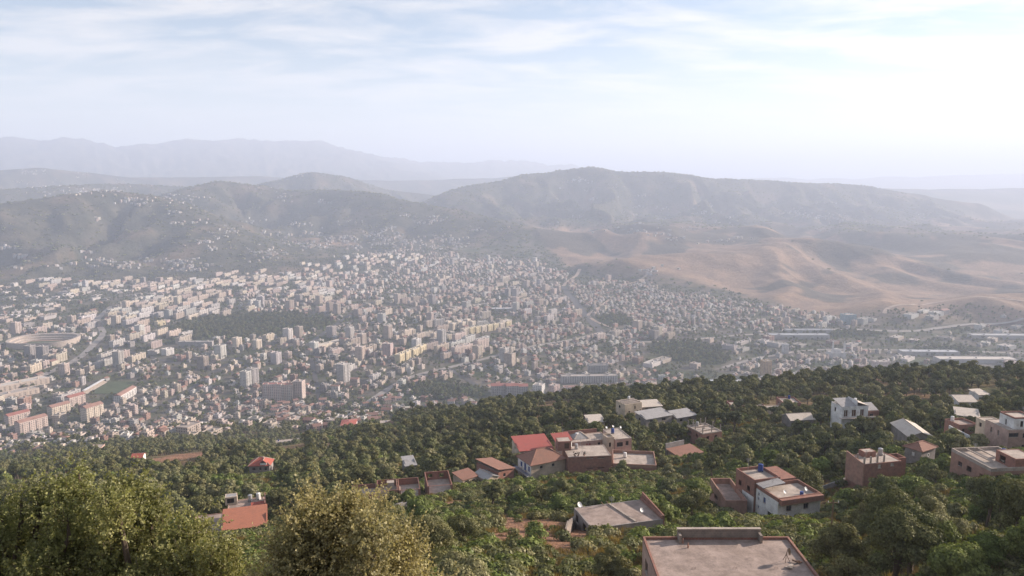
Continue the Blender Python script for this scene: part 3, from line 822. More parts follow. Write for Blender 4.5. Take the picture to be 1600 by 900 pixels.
for k, (px, py, lab) in enumerate(((1232, 888, 'pale broken block lying beside the bent dish'), (1247, 881, 'small heap of rusty scrap beside the bent dish'))):
    c = on_level(px, py, zr); o = empty('scrap_heap' if k else 'rubble_block', (c[0], c[1], zr + 0.03)); tag(o, lab, 'rubble')
    rg = random.Random(k); 
    for q in range(5):
        mb = MB(); an = rg.uniform(0, 3.1); mb.obox((rg.uniform(-.35, .35), rg.uniform(-.2, .2), 0.07 + 0.02 * q), (math.cos(an), math.sin(an), 0), (-math.sin(an), math.cos(an), 0), (0, 0, 1), rg.uniform(.1, .35), rg.uniform(.05, .12), 0.05)
        mb.build('bar' if k else 'fragment', M['iron' if k else 'concrete_pale'], o)

# --- low slab house with a brick wall along one side
h = House('slab_roofed_house', 'low house with dusty flat slab roof and slanting brick wall on one side', 'house', None, 960, 805, 122, 'the dusty slab roof', (896, 770, 1050, 812))
z = -53.0
fr = h.frame((925, 826), (1036, 811), (1012, 779), z)
a, u, v, w, d = h.block(None, None, None, z, 'render_grey', 'concrete', par=0.06, frame=fr, ops={'l': [(0.1, 0.6, 0.25, 2.0), (0.5, 0.6, 0.7, 2.6)], 'f': [(0.2, .7, .3, 1.9)]})
mb = MB(); P = lambda i, j: a + u * i + v * j
mb.prism([P(w - 0.25, 0), P(w - 0.003, 0), P(w - 0.003, d), P(w - 0.25, d)], z + 0.003, z + 0.55)
p0, p1, p2, p3 = P(w + .02, 0), P(w + .25, 0), P(w + .25, d), P(w + .02, d)
mb.face((*p0, z - 3), (*p1, z - 3), (*p1, z + .6), (*p0, z + .6)); mb.face((*p1, z - 3), (*p2, z - 3), (*p2, z + 1.3), (*p1, z + .6)); mb.face((*p2, z - 3), (*p3, z - 3), (*p3, z + 1.3), (*p2, z + 1.3)); mb.face((*p3, z - 3), (*p0, z - 3), (*p0, z + .6), (*p3, z + 1.3)); mb.face((*p0, z + .6), (*p1, z + .6), (*p2, z + 1.3), (*p3, z + 1.3))
h.b(mb, 'side_wall', M['brick'])
a2, b2 = P(w * 0.62, 0.3), P(w * 0.5, d - 0.3)
mb = MB(); dd = (b2 - a2) / np.linalg.norm(b2 - a2)
mb.obox((*(a2 + b2) / 2, z + 0.06), (*dd, 0), (dd[1], -dd[0], 0), (0, 0, 1), np.linalg.norm(b2 - a2) / 2, 0.16, 0.1); h.b(mb, 'kerb', M['concrete_pale'])
c = P(w * .05, d * .9); dish('satellite_dish', (*c, z), 'white satellite dish at the corner of the dusty slab roof')
c = P(w * .78, d * .3); dish('satellite_dish', (*c, z), 'white satellite dish by the kerb on the dusty slab roof', 0.35)
for k in range(2):
    c = P(w * (.42 + .08 * k), d * 1.0 - .2); mb = MB(); mb.tube([(*c, z), (c[0] - .5, c[1] - 0.9, z + 0.9)], 0.07, 6); h.b(mb, 'prop', M['wood'])

# --- white and brick house in three stepped blocks
h = House('stepped_house', 'brick and white painted house in stepped blocks with walled roof terraces', 'house', None, 1200, 800, 142, 'the white and brick house', (1106, 742, 1284, 806))
z = -58.6
fr = h.frame((1182, 757), (1216, 779), (1281, 768.6), z)
a, u, v, w, d = fr
h.block(None, None, None, z, 'render_white', 'concrete_pale', par=0.7, frame=(a, u, v, w, d), cap='brick',
        ops={'f': [(0.10, .6, .17, 1.1, 'shutter_blue'), (0.10, 1.5, .17, 2.0, 'shutter_blue'), (0.34, .8, .46, 2.0, 'shutter_blue'), (0.1, 3.2, .17, 3.8, 'shutter_blue'), (0.55, 3.0, .85, 5.2, 'dark', 'door')], 'r': [(0.2, 1.0, 0.32, 2.1), (0.6, 1.0, 0.72, 2.1)]})
P = lambda i, j: a + u * i + v * j
# cantilevered edge beam along the right side
mb = MB(); mb.prism([P(w + .02, .2), P(w + .9, .2), P(w + .9, d), P(w + .02, d)], z - 1.1, z - .1); h.b(mb, 'edge_beam', M['brick'])
for q in (0.3, 0.55, 0.8):
    c = P(w * .7, d * q); dish('satellite_dish', (*c, z - .66), 'white satellite dish on the walled terrace of the white and brick house', 0.4, group='dishes on the walled terrace') if q != .55 else None
c = P(w * .86, d * .62); mb = MB(); mb.tube([(*c, z - .66), (*c, z + .25)], 0.35, 12); h.b(mb, 'water_tank', M['shutter_blue'])
b0 = a - u * 0.0
fr2 = (a - u * 6.4 - v * 0.4, u, v, 6.3, d * 0.62)
h.block(None, None, None, z + 0.9, 'brick', 'concrete_pale', par=0.6, frame=fr2, ops={'f': [(0.18, 1.3, .32, 2.4, None), (0.62, 1.3, .78, 2.4, None), (0.45, 4.4, .53, 5.2, 'dark'), (.7, 4.2, .8, 5.8, 'dark', 'door')], 'l': [(0.3, 1.3, .42, 2.4, None)]})
q0 = fr2[0]; mb = MB()
c0, c1 = q0 + u * 2.4, q0 + u * 6.28
n = np.array([u[1], -u[0]])
mb.prism([c0 + n * .03, c1 + n * .03, c1 + n * .003, c0 + n * .003], z - 6.4, z - 2.6); h.b(mb, 'white_dado', M['render_white'])
fr3 = h.frame((1110, 747), (1134, 782), (1147, 779), z - 3.0); fr3 = (*fr3[:4], 4.2)
h.block(None, None, None, z - 3.0, 'brick_pale', 'concrete', par=1.2, frame=fr3, ops={'f': [(0.3, .6, .5, 1.6, None)], 'l': [(0.2, .6, .34, 1.7, None), (.6, .6, .75, 1.7, None)]})
mb = MB(); q0 = fr2[0] + v * (d * .62 + .02); mb.prism([q0, q0 + u * 6.3, q0 + u * 6.3 + v * 3.6, q0 + v * 3.6], z - 5, z + .35); h.b(mb, 'rear_room', M['brick'])
mb = MB(); q0 = a + v * (d * .62 + .03) - u * .0; h.pitched(a - u * .1, u, v, 2.4, d * .5, z + .25, .5, 'sheet_grey', 'mono', .1)

# --- the big compound: hipped house, brick block, walled court, red sheet roofs
h = House('hipped_house', 'white walled house with brown hipped tile roof and blue shutters', 'house', None, 845, 745, 205, 'the brown hipped roof', (798, 690, 888, 752))
z = -79.0
aP = on_level(829, 728, z)[:2]; bP = on_level(887, 716.5, z)[:2]; lP = on_level(804, 712.5, z)[:2]
u = (bP - aP) / np.linalg.norm(bP - aP); v = np.array([-u[1], u[0]]); w = np.linalg.norm(bP - aP); d = abs((lP - aP) @ v)
fr = (aP + u * .5 + v * .5, u, v, w - 1.0, d - 1.0)
h.block(None, None, None, z, 'render_cream', 'concrete', par=0.0, frame=fr, ops={'f': [(.25, .8, .33, 1.7), (.6, .8, .68, 1.7)]})
zb = gz(*aP) - .6
P = lambda i, j: fr[0] + u * i + v * j
mb = MB(); L = fr[4]
mb.wall((*(P(0, L) - u * .04), zb), -v, L, z - zb, [(L * .22, z - zb - 2.3, L * .34, z - zb - .9), (L * .5, z - zb - 2.7, L * .62, z - zb - .6), (L * .8, z - zb - 2.3, L * .9, z - zb - .9), (L * .2, .9, L * .3, 2.2), (L * .55, .5, L * .66, 2.4)], 0.04)
h.b(mb, 'white_wall', M['render_white'])
for (q0, z0, q1, z1) in ((.22, -2.3, .34, -.9), (.5, -2.7, .62, -.6), (.8, -2.3, .9, -.9)):
    c = P(0, L * (1 - (q0 + q1) / 2)) - u * .05
    mb = MB(); mb.obox((*c, z + (z0 + z1) / 2), (*v, 0), (*u, 0), (0, 0, 1), L * (q1 - q0) / 2, .03, (z1 - z0) / 2); h.b(mb, 'shutter', M['shutter_blue'])
mb = MB(); c = P(-.75, L / 2); mb.obox((*c, z - 3.2), (*v, 0), (*u, 0), (0, 0, 1), L / 2 + .6, .7, .1); o = h.b(mb, 'balcony', M['concrete_grey'])
mb = MB()
for q in (2.5, 2.85): mb.obox((*P(-1.4, L / 2), z - q + .3), (*v, 0), (*u, 0), (0, 0, 1), L / 2 + .6, .03, .03)
mb.build('railing', M['shutter_blue'], o, origin=h.org)
h.pitched(*fr, z, 2.7, 'tile_brown', 'hip', .5)

h = House('brick_block', 'square brick block with pale flat roof between hipped house and walled court', 'house', None, 920, 735, 207, 'the square brick block', (862, 680, 957, 738))
z = -77.6
fr = h.frame((888, 714.5), (955, 711.5), (946, 694.5), z)
a, u, v, w, d = h.block(None, None, None, z, 'brick', 'concrete_pale', par=0.10, th=.25, frame=fr, cap='concrete', ops={'f': [(.42, .35, .58, .65), (.68, .35, .84, .65), (.42, 3.3, .58, 3.7, None), (.68, 3.3, .84, 3.7, None)], 'r': [(.3, 1, .5, 2)]})
P = lambda i, j: a + u * i + v * j
h.block(None, None, None, z + 2.7, 'brick', 'concrete_pale', par=0.05, frame=(P(-2.0, d * .62), u, v, 3.9, 3.6), h=2.8, ops={'f': [(.5, .5, .85, 2.2, 'iron', 'door')]})
mb = MB(); mb.tube([(*P(w * .42, d - .5), z), (*P(w * .42, d - .5), z + 4.5)], .05, 6); h.b(mb, 'flag_pole', M['metal_grey'])
for (q, r_) in ((.16, .12), (.24, .14), (.38, .1)):
    t = empty('potted_plant', (*P(w * q, .7), z - .07)); tag(t, 'dark potted plant on the pale flat roof of the square brick block', 'plant', 'potted plants on the brick block')
    mb = MB(); mb.tube([(0, 0, 0), (0, 0, .35)], [.14, .2], 8); mb.build('pot', M['brick'], t)
    rg = random.Random(int(q * 100)); mb = MB()
    for k in range(46):
        c = Vector((rg.gauss(0, .25), rg.gauss(0, .25), .7 + rg.gauss(0, .3))); e = Vector((rg.uniform(-1, 1), rg.uniform(-1, 1), rg.uniform(-.3, 1))) * .18; f = e.orthogonal().normalized() * .1
        mb.face(c - e, c + f, c + e, c - f)
    mb.build('foliage', M['leaf_oak'], t)
hb = House('terraced_block', 'pinkish two-storey block with railed terrace and red sheet roof behind it', 'house', None, 930, 700, 222, 'the railed terrace', (860, 670, 990, 704))
z2 = -79.9
fr = hb.frame((961, 686.5), (987, 684), (969, 668), z2 + 2.2)
a2, u2, v2, w2, d2 = hb.block(None, None, None, z2 + 2.2, 'render_pink', 'concrete_pale', par=.18, frame=fr, cap='concrete_pale', ops={'f': [(.12, .9, .48, 2.3), (.64, .7, .82, 2.1), (.1, 4.0, .5, 5.0)], 'r': [(.3, .9, .5, 2.2)]})
hb.block(None, None, None, z2 + 2.9, 'render_cream', 'concrete_pale', par=.5, frame=(a2 - u2 * 2.5 + v2 * .4, u2, v2, 2.4, 3.4), ops={'f': [(.3, 1.2, .6, 2.6)]}, openroof=False)
fr = (a2 - u2 * 15.5 + v2 * 3.9, u2, v2, 15.4, 7.0)
hb.block(None, None, None, z2 + 1.0, 'render_pink', 'concrete_pale', par=.15, frame=fr, ops={'f': [(.2, .6, .27, 1.5, 'iron'), (.5, .6, .6, 1.6, 'sheet_red'), (.75, .6, .8, 1.6)]})
c = fr[0] + u2 * 5 + v2 * 2.6
hb.pitched(c, u2, v2, 4.2, 3.6, z2 + 1.0, 1.6, 'sheet_grey', 'hip', .3)
hb.pitched(fr[0] - u2 * 1.5 + v2 * 1.5, u2, v2, 5.2, 4.5, z2 + 1.3, 1.0, 'sheet_red', 'mono', .2)
mb = MB(); q = fr[0] + v2 * 7.2; mb.prism([q + u2 * 3, q + u2 * 14, q + u2 * 14 + v2 * .3, q + u2 * 3 + v2 * .3], z2 - 2, z2 + 2.1); hb.b(mb, 'rear_wall', M['brick'])
mb = MB()
for k in range(9): mb.tube([(*(fr[0] + u2 * (8 + k * .8) + v2 * .2), z2 + 1.0), (*(fr[0] + u2 * (8 + k * .8) + v2 * .2), z2 + 1.95)], .025, 4)
mb.tube([(*(fr[0] + u2 * 8 + v2 * .2), z2 + 1.95), (*(fr[0] + u2 * 14.4 + v2 * .2), z2 + 1.95)], .03, 4); hb.b(mb, 'railing', M['iron'])
for (i, j) in ((.15, .9), (.6, .95), (.95, .8)):
    c = a2 + u2 * w2 * i + v2 * d2 * j; dish('satellite_dish', (*c, z2 + 2.2), 'small white dish on the terraced block roof edge', .4, group='dishes on the terraced block')
h = House('red_sheet_house', 'long low house under a bright red sheet roof behind the hipped one', 'house', None, 835, 705, 224, 'the red sheet roof')
z = -82.2
fr = h.frame((813, 705), (864, 700.5), (852, 683), z)
a, u, v, w, d = fr
h.block(None, None, None, z, 'render_cream', 'concrete', par=0, frame=fr, ops={'l': [(.3, .8, .4, 1.8)], 'f': [(.2, .8, .3, 1.8)]})
h.pitched(a, u, v, w, d, z + .05, 1.1, 'sheet_red', 'mono', .35)
h.low_gables(a, u, v, w, d, z, .8, 'render_cream')

h = House('walled_court_house', 'low brick house with wide walled roof court beside the square block', 'house', None, 990, 738, 207, 'the walled roof court', (954, 700, 1034, 750))
z = -80.2
fr = h.frame((957.5, 724), (1026, 727), (1019, 705), z)
a, u, v, w, d = h.block(None, None, None, z, 'brick', 'concrete_pale', par=.95, th=.25, frame=fr, cap='brick_pale', ops={'f': [(.12, .5, .32, 1.9, 'iron'), (.62, .9, .7, 2.2, None), (.8, .8, .9, 1.4, None)], 'r': [(.3, .8, .5, 1.8, None)]})
P = lambda i, j: a + u * i + v * j
mb = MB(); mb.prism([P(w * .66, -2.4), P(w + .3, -2.4), P(w + .3, -.02), P(w * .66, -.02)], z - 5, z - 1.7); h.b(mb, 'front_store', M['brick_pale'])

h = House('tiled_farmhouse', 'low brown tiled farmhouse of several small pitched roofs left of the hipped house', 'house', None, 765, 745, 203, 'the tiled farmhouse', (718, 708, 803, 742))
z = -79.6
fr = h.frame((779, 738.5), (803, 731), (788, 709.5), z); a, u, v, w, d = fr
h.block(None, None, None, z, 'brick', 'concrete', par=0, frame=fr, ops={'f': [(.3, .7, .45, 1.7)]}); h.pitched(a, u, v, w, d, z + .02, 1.0, 'tile_brown', 'monor', .3)
fr = (a - u * 4.3 - v * .2, u, v, 4.1, d * .55); h.block(None, None, None, z - .9, 'render_cream', 'concrete', par=0, frame=fr); h.pitched(*fr, z - .88, .9, 'sheet_grey', 'gable', .3, 'v'); h.low_gables(*fr, z - .9, .85, 'render_cream', 'v')
fr = (a - u * 9.4 + v * 3.6, u, v, 5.0, 4.6); h.block(None, None, None, z - .8, 'render_cream', 'concrete', par=0, frame=fr, ops={'f': [(.1, .5, .4, 1.8), (.6, .7, .8, 1.8)]}); h.pitched(*fr, z - .78, .7, 'tile_brown', 'mono', .3)
mb = MB(); q = a - u * 8 - v * 5.5; mb.prism([q, q + u * 3.4, q + u * 3.4 + v * 2.6, q + v * 2.6], z - 7, z - 3.6); h.b(mb, 'grey_hut', M['concrete_grey'])

# --- roofless brick rooms
h = House('roofless_brick_rooms', 'row of roofless unfinished red brick rooms with pale floors', 'house', None, 635, 768, 190, 'the roofless brick rooms', (568, 735, 706, 770))
z = -75.0
fr = h.frame((668, 760), (707, 757), (699, 735), z); a, u, v, w, d = fr
ground_f = z - 2.6
h.block(None, None, None, z, 'brick', 'concrete_pale', par=.02, frame=(a, u, v, w, d), openroof=True, slab_z=z - 2.2, ops={'b': [(.2, .5, .38, 1.6, None), (.68, .5, .86, 1.5, None)], 'f': [(.06, .05, .94, 2.3, None)]})
fr = (a - u * 7.0 + v * .5, u, v, 5.3, d * .8); h.block(None, None, None, z - .7, 'brick', 'concrete_pale', par=.02, frame=fr, openroof=True, slab_z=z - 2.4, ops={'f': [(.1, .05, .9, 2.0, None)]})
fr = (a - u * 12.2 + v * .8, u, v, 5.0, d * .75); h.block(None, None, None, z - .6, 'brick', 'concrete_pale', par=.02, frame=fr, openroof=True, slab_z=z - 2.4, ops={'f': [(.05, .05, .6, 1.9, None)], 'b': [(.3, .5, .5, 1.5, None)]})
mb = MB(); q = fr[0] + u * 2.4 + v * 2; mb.prism([q, q + u * 1.8, q + u * 1.8 + v * 1.6, q + v * 1.6], z - 2.4, z + .5); h.b(mb, 'chimney_stack', M['concrete_pale'])
fr = (a - u * 18.2 + v * .2, u, v, 5.8, d * .7); h.block(None, None, None, z - 1.0, 'brick', 'concrete_pale', par=.02, frame=fr, openroof=True, slab_z=z - 2.2, ops={'b': [(.5, .4, .7, 1.4, None)]})
fr = (a - u * 17.4 - v * 4.5, u, v, 6.8, 4.4); h.block(None, None, None, z - 2.2, 'brick_pale', 'concrete_pale', par=.1, frame=fr)
mb = MB(); q = a - u * 8 - v * 9; mb.prism([q, q + u * 8, q + u * 8 + v * .3, q + v * .3], z - 9.5, z - 6.6); h.b(mb, 'retaining_wall', M['concrete_grey'])

# --- orange tiled house half hidden by the near trees
h = House('orange_tiled_house', 'stone house with plain orange tile roof and concrete terraces behind', 'house', None, 380, 832, 160, 'the orange tiled roof', (322, 778, 424, 885))
z = -74.3
fr = h.frame((348, 829), (416, 820), (413, 797), z); a, u, v, w, d = fr
h.block(None, None, None, z, 'block', 'concrete', par=0, frame=fr, ops={'f': [(.2, .8, .3, 1.9), (.6, .7, .7, 2.6, 'shutter_brown', 'door')]})
h.pitched(a, u, v, w, d, z + .02, 1.3, 'tile_orange', 'mono', .3)
h.low_gables(a, u, v, w, d, z, 1.0, 'brick')
fr = (a - u * 6.2 + v * .8, u, v, 6.0, d * 1.2); h.block(None, None, None, z - .4, 'brick_pale', 'concrete', par=.15, frame=fr, ops={'f': [(.3, .7, .5, 1.8)]})
fr2 = (a + u * .5 + v * (d + 1.0), u, v, w * .9, 7.5); h.block(None, None, None, z - .3, 'render_pink', 'concrete', par=.15, frame=fr2)
fr3 = (fr2[0] - u * .6 + v * 5, u, v, 2.6, 2.2); h.block(None, None, None, z + 1.6, 'render_cream', 'sheet_grey', par=.05, frame=fr3, h=1.9, ops={'f': [(.15, .3, .75, 1.5)]})
mb = MB(); q = fr2[0] + u * (w * .9 + .05); mb.prism([q, q + u * .25, q + u * .25 + v * 6, q + v * 6], z - 3, z + 1.3); h.b(mb, 'end_wall', M['brick'])
h.pitched(fr2[0] + u * (w * .58), u, v, 3.2, 3.0, z - .1, .6, 'tile_red', 'mono', .1)

h = House('red_dormer_house', 'small house with bright red roof and dormer among olives down the slope', 'house', None, 402, 740, 322, 'the red dormer roof', (382, 708, 426, 756))
z = -121.5
fr = h.frame((389, 728), (421, 727), (419, 718), z); a, u, v, w, d = fr
h.block(None, None, None, z, 'render_grey', 'concrete', par=0, frame=fr, ops={'f': [(.15, .8, .3, 2.2), (.5, .8, .6, 2.2), (.75, .8, .88, 2.2)]})
h.pitched(a, u, v, w, d, z + .02, 2.6, 'tile_red', 'hip', .5)
fr2 = (a + u * w * .55 - v * .2, u, v, 2.6, 3.0); h.block(None, None, None, z + 1.2, 'render_white', 'concrete', par=0, frame=fr2, h=1.3); h.pitched(*fr2, z + 1.2, 1.2, 'tile_red', 'gable', .2, 'v')
h = House('concrete_frame_house', 'two-storey unfinished house of bare concrete floors near the town edge', 'house', None, 447, 702, 615, 'the bare concrete floors', (424, 684, 472, 702))
z = -222.5
fr = h.frame((426, 692), (468, 688), (470, 684), z); a, u, v, w, d = fr
h.block(None, None, None, z, 'concrete_pale', 'concrete_pale', par=.3, frame=fr, ops={'f': [(.04 + .14 * k, .5, .14 + .14 * k, 2.6, None) for k in range(7)] + [(.04 + .14 * k, 3.4, .14 + .14 * k, 5.4, None) for k in range(7)]})

# --- houses to the right
h = House('columned_brick_house', 'unfinished brick house with a row of stub columns on its open roof', 'house', None, 1365, 750, 158, 'the stub-columned brick house', (1310, 704, 1422, 745))
z = -59.2
fr = h.frame((1351, 726), (1409, 720), (1390, 705), z); a, u, v, w, d = fr
a, u, v, w, d = h.block(None, None, None, z, 'brick', 'concrete_pale', par=.1, frame=fr, ops={'f': [(.36, .2, .46, 1.1, 'concrete_pale'), (.7, .2, .8, .9, 'concrete_pale')], 'l': [(.25, 1.6, .38, 2.9, None), (.55, 1.6, .7, 2.9, None)], 'r': [(.3, 1, .4, 2, None)]})
P = lambda i, j: a + u * i + v * j
h.columns([P(w * q, .5) for q in (.03, .2, .38, .56)] + [P(.4, d * .5)], z - .07, 1.5)
mb = MB(); L0, L1 = P(-.26, -.02), P(-.26, d)
mb.face((*P(-.26, d), z - 5), (*P(-.26, 0), z - 5), (*P(-.26, 0), z + .1), (*P(-.26, d), z + 1.1)); mb.face((*P(-.02, 0), z - 5), (*P(-.02, d), z - 5), (*P(-.02, d), z + 1.1), (*P(-.02, 0), z + .1))
mb.face((*P(-.26, 0), z + .1), (*P(-.02, 0), z + .1), (*P(-.02, d), z + 1.1), (*P(-.26, d), z + 1.1)); mb.face((*P(-.26, 0), z - 5), (*P(-.02, 0), z - 5), (*P(-.02, 0), z + .1), (*P(-.26, 0), z + .1)); h.b(mb, 'side_wall', M['brick_pale'])
h.block(None, None, None, z + 1.2, 'brick', 'concrete_pale', par=.05, frame=(P(w * .3, d * .62), u, v, w * .3, d * .36), h=1.25)
h.block(None, None, None, z - .1, 'brick', 'concrete', par=.9, frame=(P(w + .3, d * .3), u, v, w * .25, d * .5))

h = House('terrace_brick_house', 'pink brick house with sunken roof terrace and upper room', 'house', None, 1545, 748, 150, 'the sunken roof terrace', (1488, 692, 1600, 742))
z = -55.6
fr = h.frame((1487, 700), (1549, 732), (1612, 722), z); a, u, v, w, d = fr
a, u, v, w, d = h.block(None, None, None, z, 'brick_pale', 'concrete_pale', par=.7, th=.25, frame=fr, cap='concrete_pale', ops={'f': [(.42, 1.2, .54, 2.3, None), (.74, 1.4, .84, 2.9, 'shutter_brown', 'door'), (.2, 1.2, .3, 2.2)], 'r': [(.1, .8, .3, 1.9), (.5, .8, .7, 1.9)]})
P = lambda i, j: a + u * i + v * j
h.block(None, None, None, z + 1.6, 'brick', 'concrete_pale', par=.1, frame=(P(w * .52, d * .5), u, v, w * .46, d * .46), h=2.28, ops={'f': [(.2, .5, .5, 1.9, None)]})
for q in (.2, .45):
    mb = MB(); mb.obox((*P(w * .35, d * q + 1), z - .2), (*u, 0), (*v, 0), (0, 0, 1), w * .33, .12, .12); h.b(mb, 'beam', M['concrete_pale'])
mb = MB(); mb.prism([P(w + .02, .5), P(w + 1.2, .5), P(w + 1.2, d * .9), P(w + .02, d * .9)], z - 3.2, z - 3.0); h.b(mb, 'canopy', M['concrete_pale'])

h = House('cream_upper_house', 'tall cream rendered house with a white upper room and brick top wall', 'house', None, 1580, 705, 192, 'the tall cream house', (1538, 640, 1600, 700))
z = -64.0
fr = h.frame((1540, 655), (1576, 671.5), (1625, 668), z); a, u, v, w, d = fr
a, u, v, w, d = h.block(None, None, None, z, 'render_pink', 'concrete_pale', par=.15, frame=fr, cap='concrete_pale', ops={'f': [(.24, 1.2, .33, 2.6, 'shutter_brown'), (.55, 1.2, .64, 2.6, 'shutter_brown')], 'r': [(.02, .8, .3, 1.9), (.42, .9, .55, 2.2), (.42, 4.0, .55, 5.4)]})
P = lambda i, j: a + u * i + v * j
h.block(None, None, None, z + 3.0, 'render_white', 'concrete_pale', par=.4, frame=(P(w * .3, d * .2), u, v, w * .62, d * .6), h=3.1, cap='brick', ops={'f': [(.4, 1.0, .5, 2.4)], 'r': [(.3, .6, .45, 2.2)]})
h.block(None, None, None, z - 1.0, 'render_cream', 'concrete_pale', par=.2, frame=(P(-5, d * .1), u, v, 4.8, d * .5), ops={'f': [(.3, .8, .5, 2.0)]})
mb = MB(); q = P(-9, -4); mb.prism([q, q + u * 13, q + u * 13 + v * .3, q + v * .3], z - 9, z - 4.6); h.b(mb, 'yard_wall', M['render_white'])

h = House('round_window_house', 'small grey house with faded hipped roof and white round window', 'house', None, 1440, 722, 178, 'the round white window', (1420, 686, 1464, 715))
z = -61.8
fr = h.frame((1440, 705), (1462, 698), (1444, 688), z); a, u, v, w, d = fr
a, u, v, w, d = h.block(None, None, None, z, 'render_grey', 'concrete', par=0, frame=fr, ops={'l': [(.4, .8, .6, 1.8, 'render_white')]})
h.pitched(a, u, v, w, d, z + .02, 1.2, 'tile_brown', 'hip', .4)
n = np.array([u[1], -u[0]]); c = a + u * w * .5 + n * .03
mb = MB()
for k in range(12):
    t0, t1 = 2 * math.pi * k / 12, 2 * math.pi * (k + 1) / 12
    q = lambda r, t_: (c[0] + u[0] * r * math.cos(t_) + n[0] * .03, c[1] + u[1] * r * math.cos(t_) + n[1] * .03, z - 1.4 + r * math.sin(t_))
    mb.face(q(.28, t0), q(.28, t1), q(.48, t1), q(.48, t0))
o = h.b(mb, 'round_window', M['render_white']); mb = MB(); mb.face(*[(c[0] + u[0] * .28 * math.cos(k), c[1] + u[1] * .28 * math.cos(k), z - 1.4 + .28 * math.sin(k)) for k in np.linspace(0, 2 * math.pi, 12, endpoint=False)]); mb.build('pane', M['dark'], o, origin=h.org)

h = House('gabled_shed', 'long shed with pale sheet gable roof among the trees', 'shed', None, 1430, 690, 228, 'the pale gabled shed', (1398, 658, 1460, 684))
z = -76.3
c0, c1, c2 = on_level(1424, 683.5, z)[:2], on_level(1458, 683, z)[:2], on_level(1429, 662, z)[:2]
u = (c1 - c0) / np.linalg.norm(c1 - c0); v = np.array([-u[1], u[0]]); vv = (c2 - c1); L = np.linalg.norm(vv)
fr = (c0, u, v, np.linalg.norm(c1 - c0), 15.0)
ang = math.atan2(vv[1], vv[0]) ; v = vv / L; u = np.array([v[1], -v[0]]); fr = (c1 - u * 7.0, u, v, 7.0, min(L, 17))
h.block(None, None, None, z, 'render_grey', 'concrete', par=0, frame=fr, ops={'f': [(.3, .8, .6, 2.8, 'iron', 'door')]}); h.pitched(*fr, z + .02, 1.5, 'sheet_pale', 'gable', .4, 'v'); h.low_gables(*fr, z, 1.4, 'render_grey', 'v')

h = House('white_villa', 'white villa with slanting grey roof planes and big square windows', 'house', None, 1340, 655, 270, 'the white villa', (1307, 620, 1376, 652))
z = -77.5
fr = h.frame((1316, 636), (1357, 634), (1352, 625), z); a, u, v, w, d = fr
a, u, v, w, d = h.block(None, None, None, z, 'render_white', 'concrete_grey', par=.3, frame=fr, ops={'f': [(.08, .9, .22, 3.2, 'shutter_brown'), (.38, .9, .54, 3.2, 'shutter_brown'), (.7, .9, .84, 3.2, 'shutter_brown')], 'l': [(.3, 1, .45, 2.4)], 'r': [(.3, 1, .45, 2.4)]})
P = lambda i, j: a + u * i + v * j
h.pitched(P(0, .3), u, v, w * .55, d * .8, z + .05, 1.5, 'sheet_grey', 'mono', .2); h.pitched(P(w * .62, .3), u, v, w * .38, d * .8, z + .05, 1.4, 'sheet_pale', 'monor', .25)
mb = MB(); mb.prism([P(w * .55 + .3, .2), P(w * .62 - .3, .2), P(w * .62 - .3, d * .9), P(w * .55 + .3, d * .9)], z, z + 1.9); h.b(mb, 'party_wall', M['render_white'])
h.block(None, None, None, z - 2.2, 'brick', 'concrete', par=.3, frame=(P(w + .2, .5), u, v, w * .45, d * .7), ops={'f': [(.2, .6, .5, 1.8)]}); h.pitched(P(w + .2, 1.5), u, v, w * .45, d * .6, z - 2.15, 1.6, 'sheet_grey', 'mono', .2)
mb = MB(); mb.prism([P(-1, -1.6), P(w + 3, -1.6), P(w + 3, -.05), P(-1, -.05)], z - 3.9, z - 3.7); h.b(mb, 'terrace', M['concrete_pale'])

h = House('pillared_brick_house', 'brick house with tall bare pillars rising from its open top floor', 'house', None, 1100, 690, 262, 'the tall bare pillars', (1068, 652, 1130, 688))
z = -87.2
fr = h.frame((1098, 677.5), (1128, 673), (1106, 660), z); a, u, v, w, d = fr
a, u, v, w, d = h.block(None, None, None, z, 'brick', 'concrete_pale', par=.35, th=.3, frame=fr, cap='concrete_pale', ops={'f': [(.2, .9, .34, 2.1, None), (.62, .9, .76, 2.1, None)], 'l': [(.2, .9, .3, 2, None), (.6, .9, .7, 2, None)]})
P = lambda i, j: a + u * i + v * j
h.columns([P(w * i, d * j) for (i, j) in ((.04, .05), (.5, .05), (.96, .05), (.04, .5), (.5, .5), (.96, .5), (.3, .95), (.7, .95), (.04, .95), (.96, .95))], z - .32, 2.4)
for j in (.3, .7):
    mb = MB(); mb.obox((*P(w * .5, d * j), z - .1), (*u, 0), (*v, 0), (0, 0, 1), w * .42, .15, .2); h.b(mb, 'beam', M['concrete_pale'])
h = House('rust_roof_shed', 'broad shed with low dusty pinkish roof below the pillared house', 'shed', None, 1070, 714, 234, 'the dusty pinkish shed roof', (1043, 693, 1098, 712))
z = -85.6
fr = h.frame((1062, 714), (1098, 706), (1084, 695.5), z); a, u, v, w, d = fr
h.block(None, None, None, z, 'block', 'concrete', par=0, frame=fr, ops={'f': [(.4, .6, .55, 2)]}); h.pitched(a, u, v, w, d, z + .02, .7, 'tile_brown', 'mono', .3)
mb = MB(); q = a + v * (d + .6); mb.prism([q, q + u * w * .8, q + u * w * .8 + v * .3, q + v * .3], z - 2, z + 2.2); h.b(mb, 'rear_wall', M['concrete_grey'])
h = House('cream_cube_house', 'cream cube-shaped unfinished house with open beams on top', 'house', None, 985, 646, 312, 'the cream cube house', (964, 620, 1005, 643))
z = -89.5
fr = h.frame((977, 632.5), (1003, 628.5), (987, 622), z); a, u, v, w, d = fr
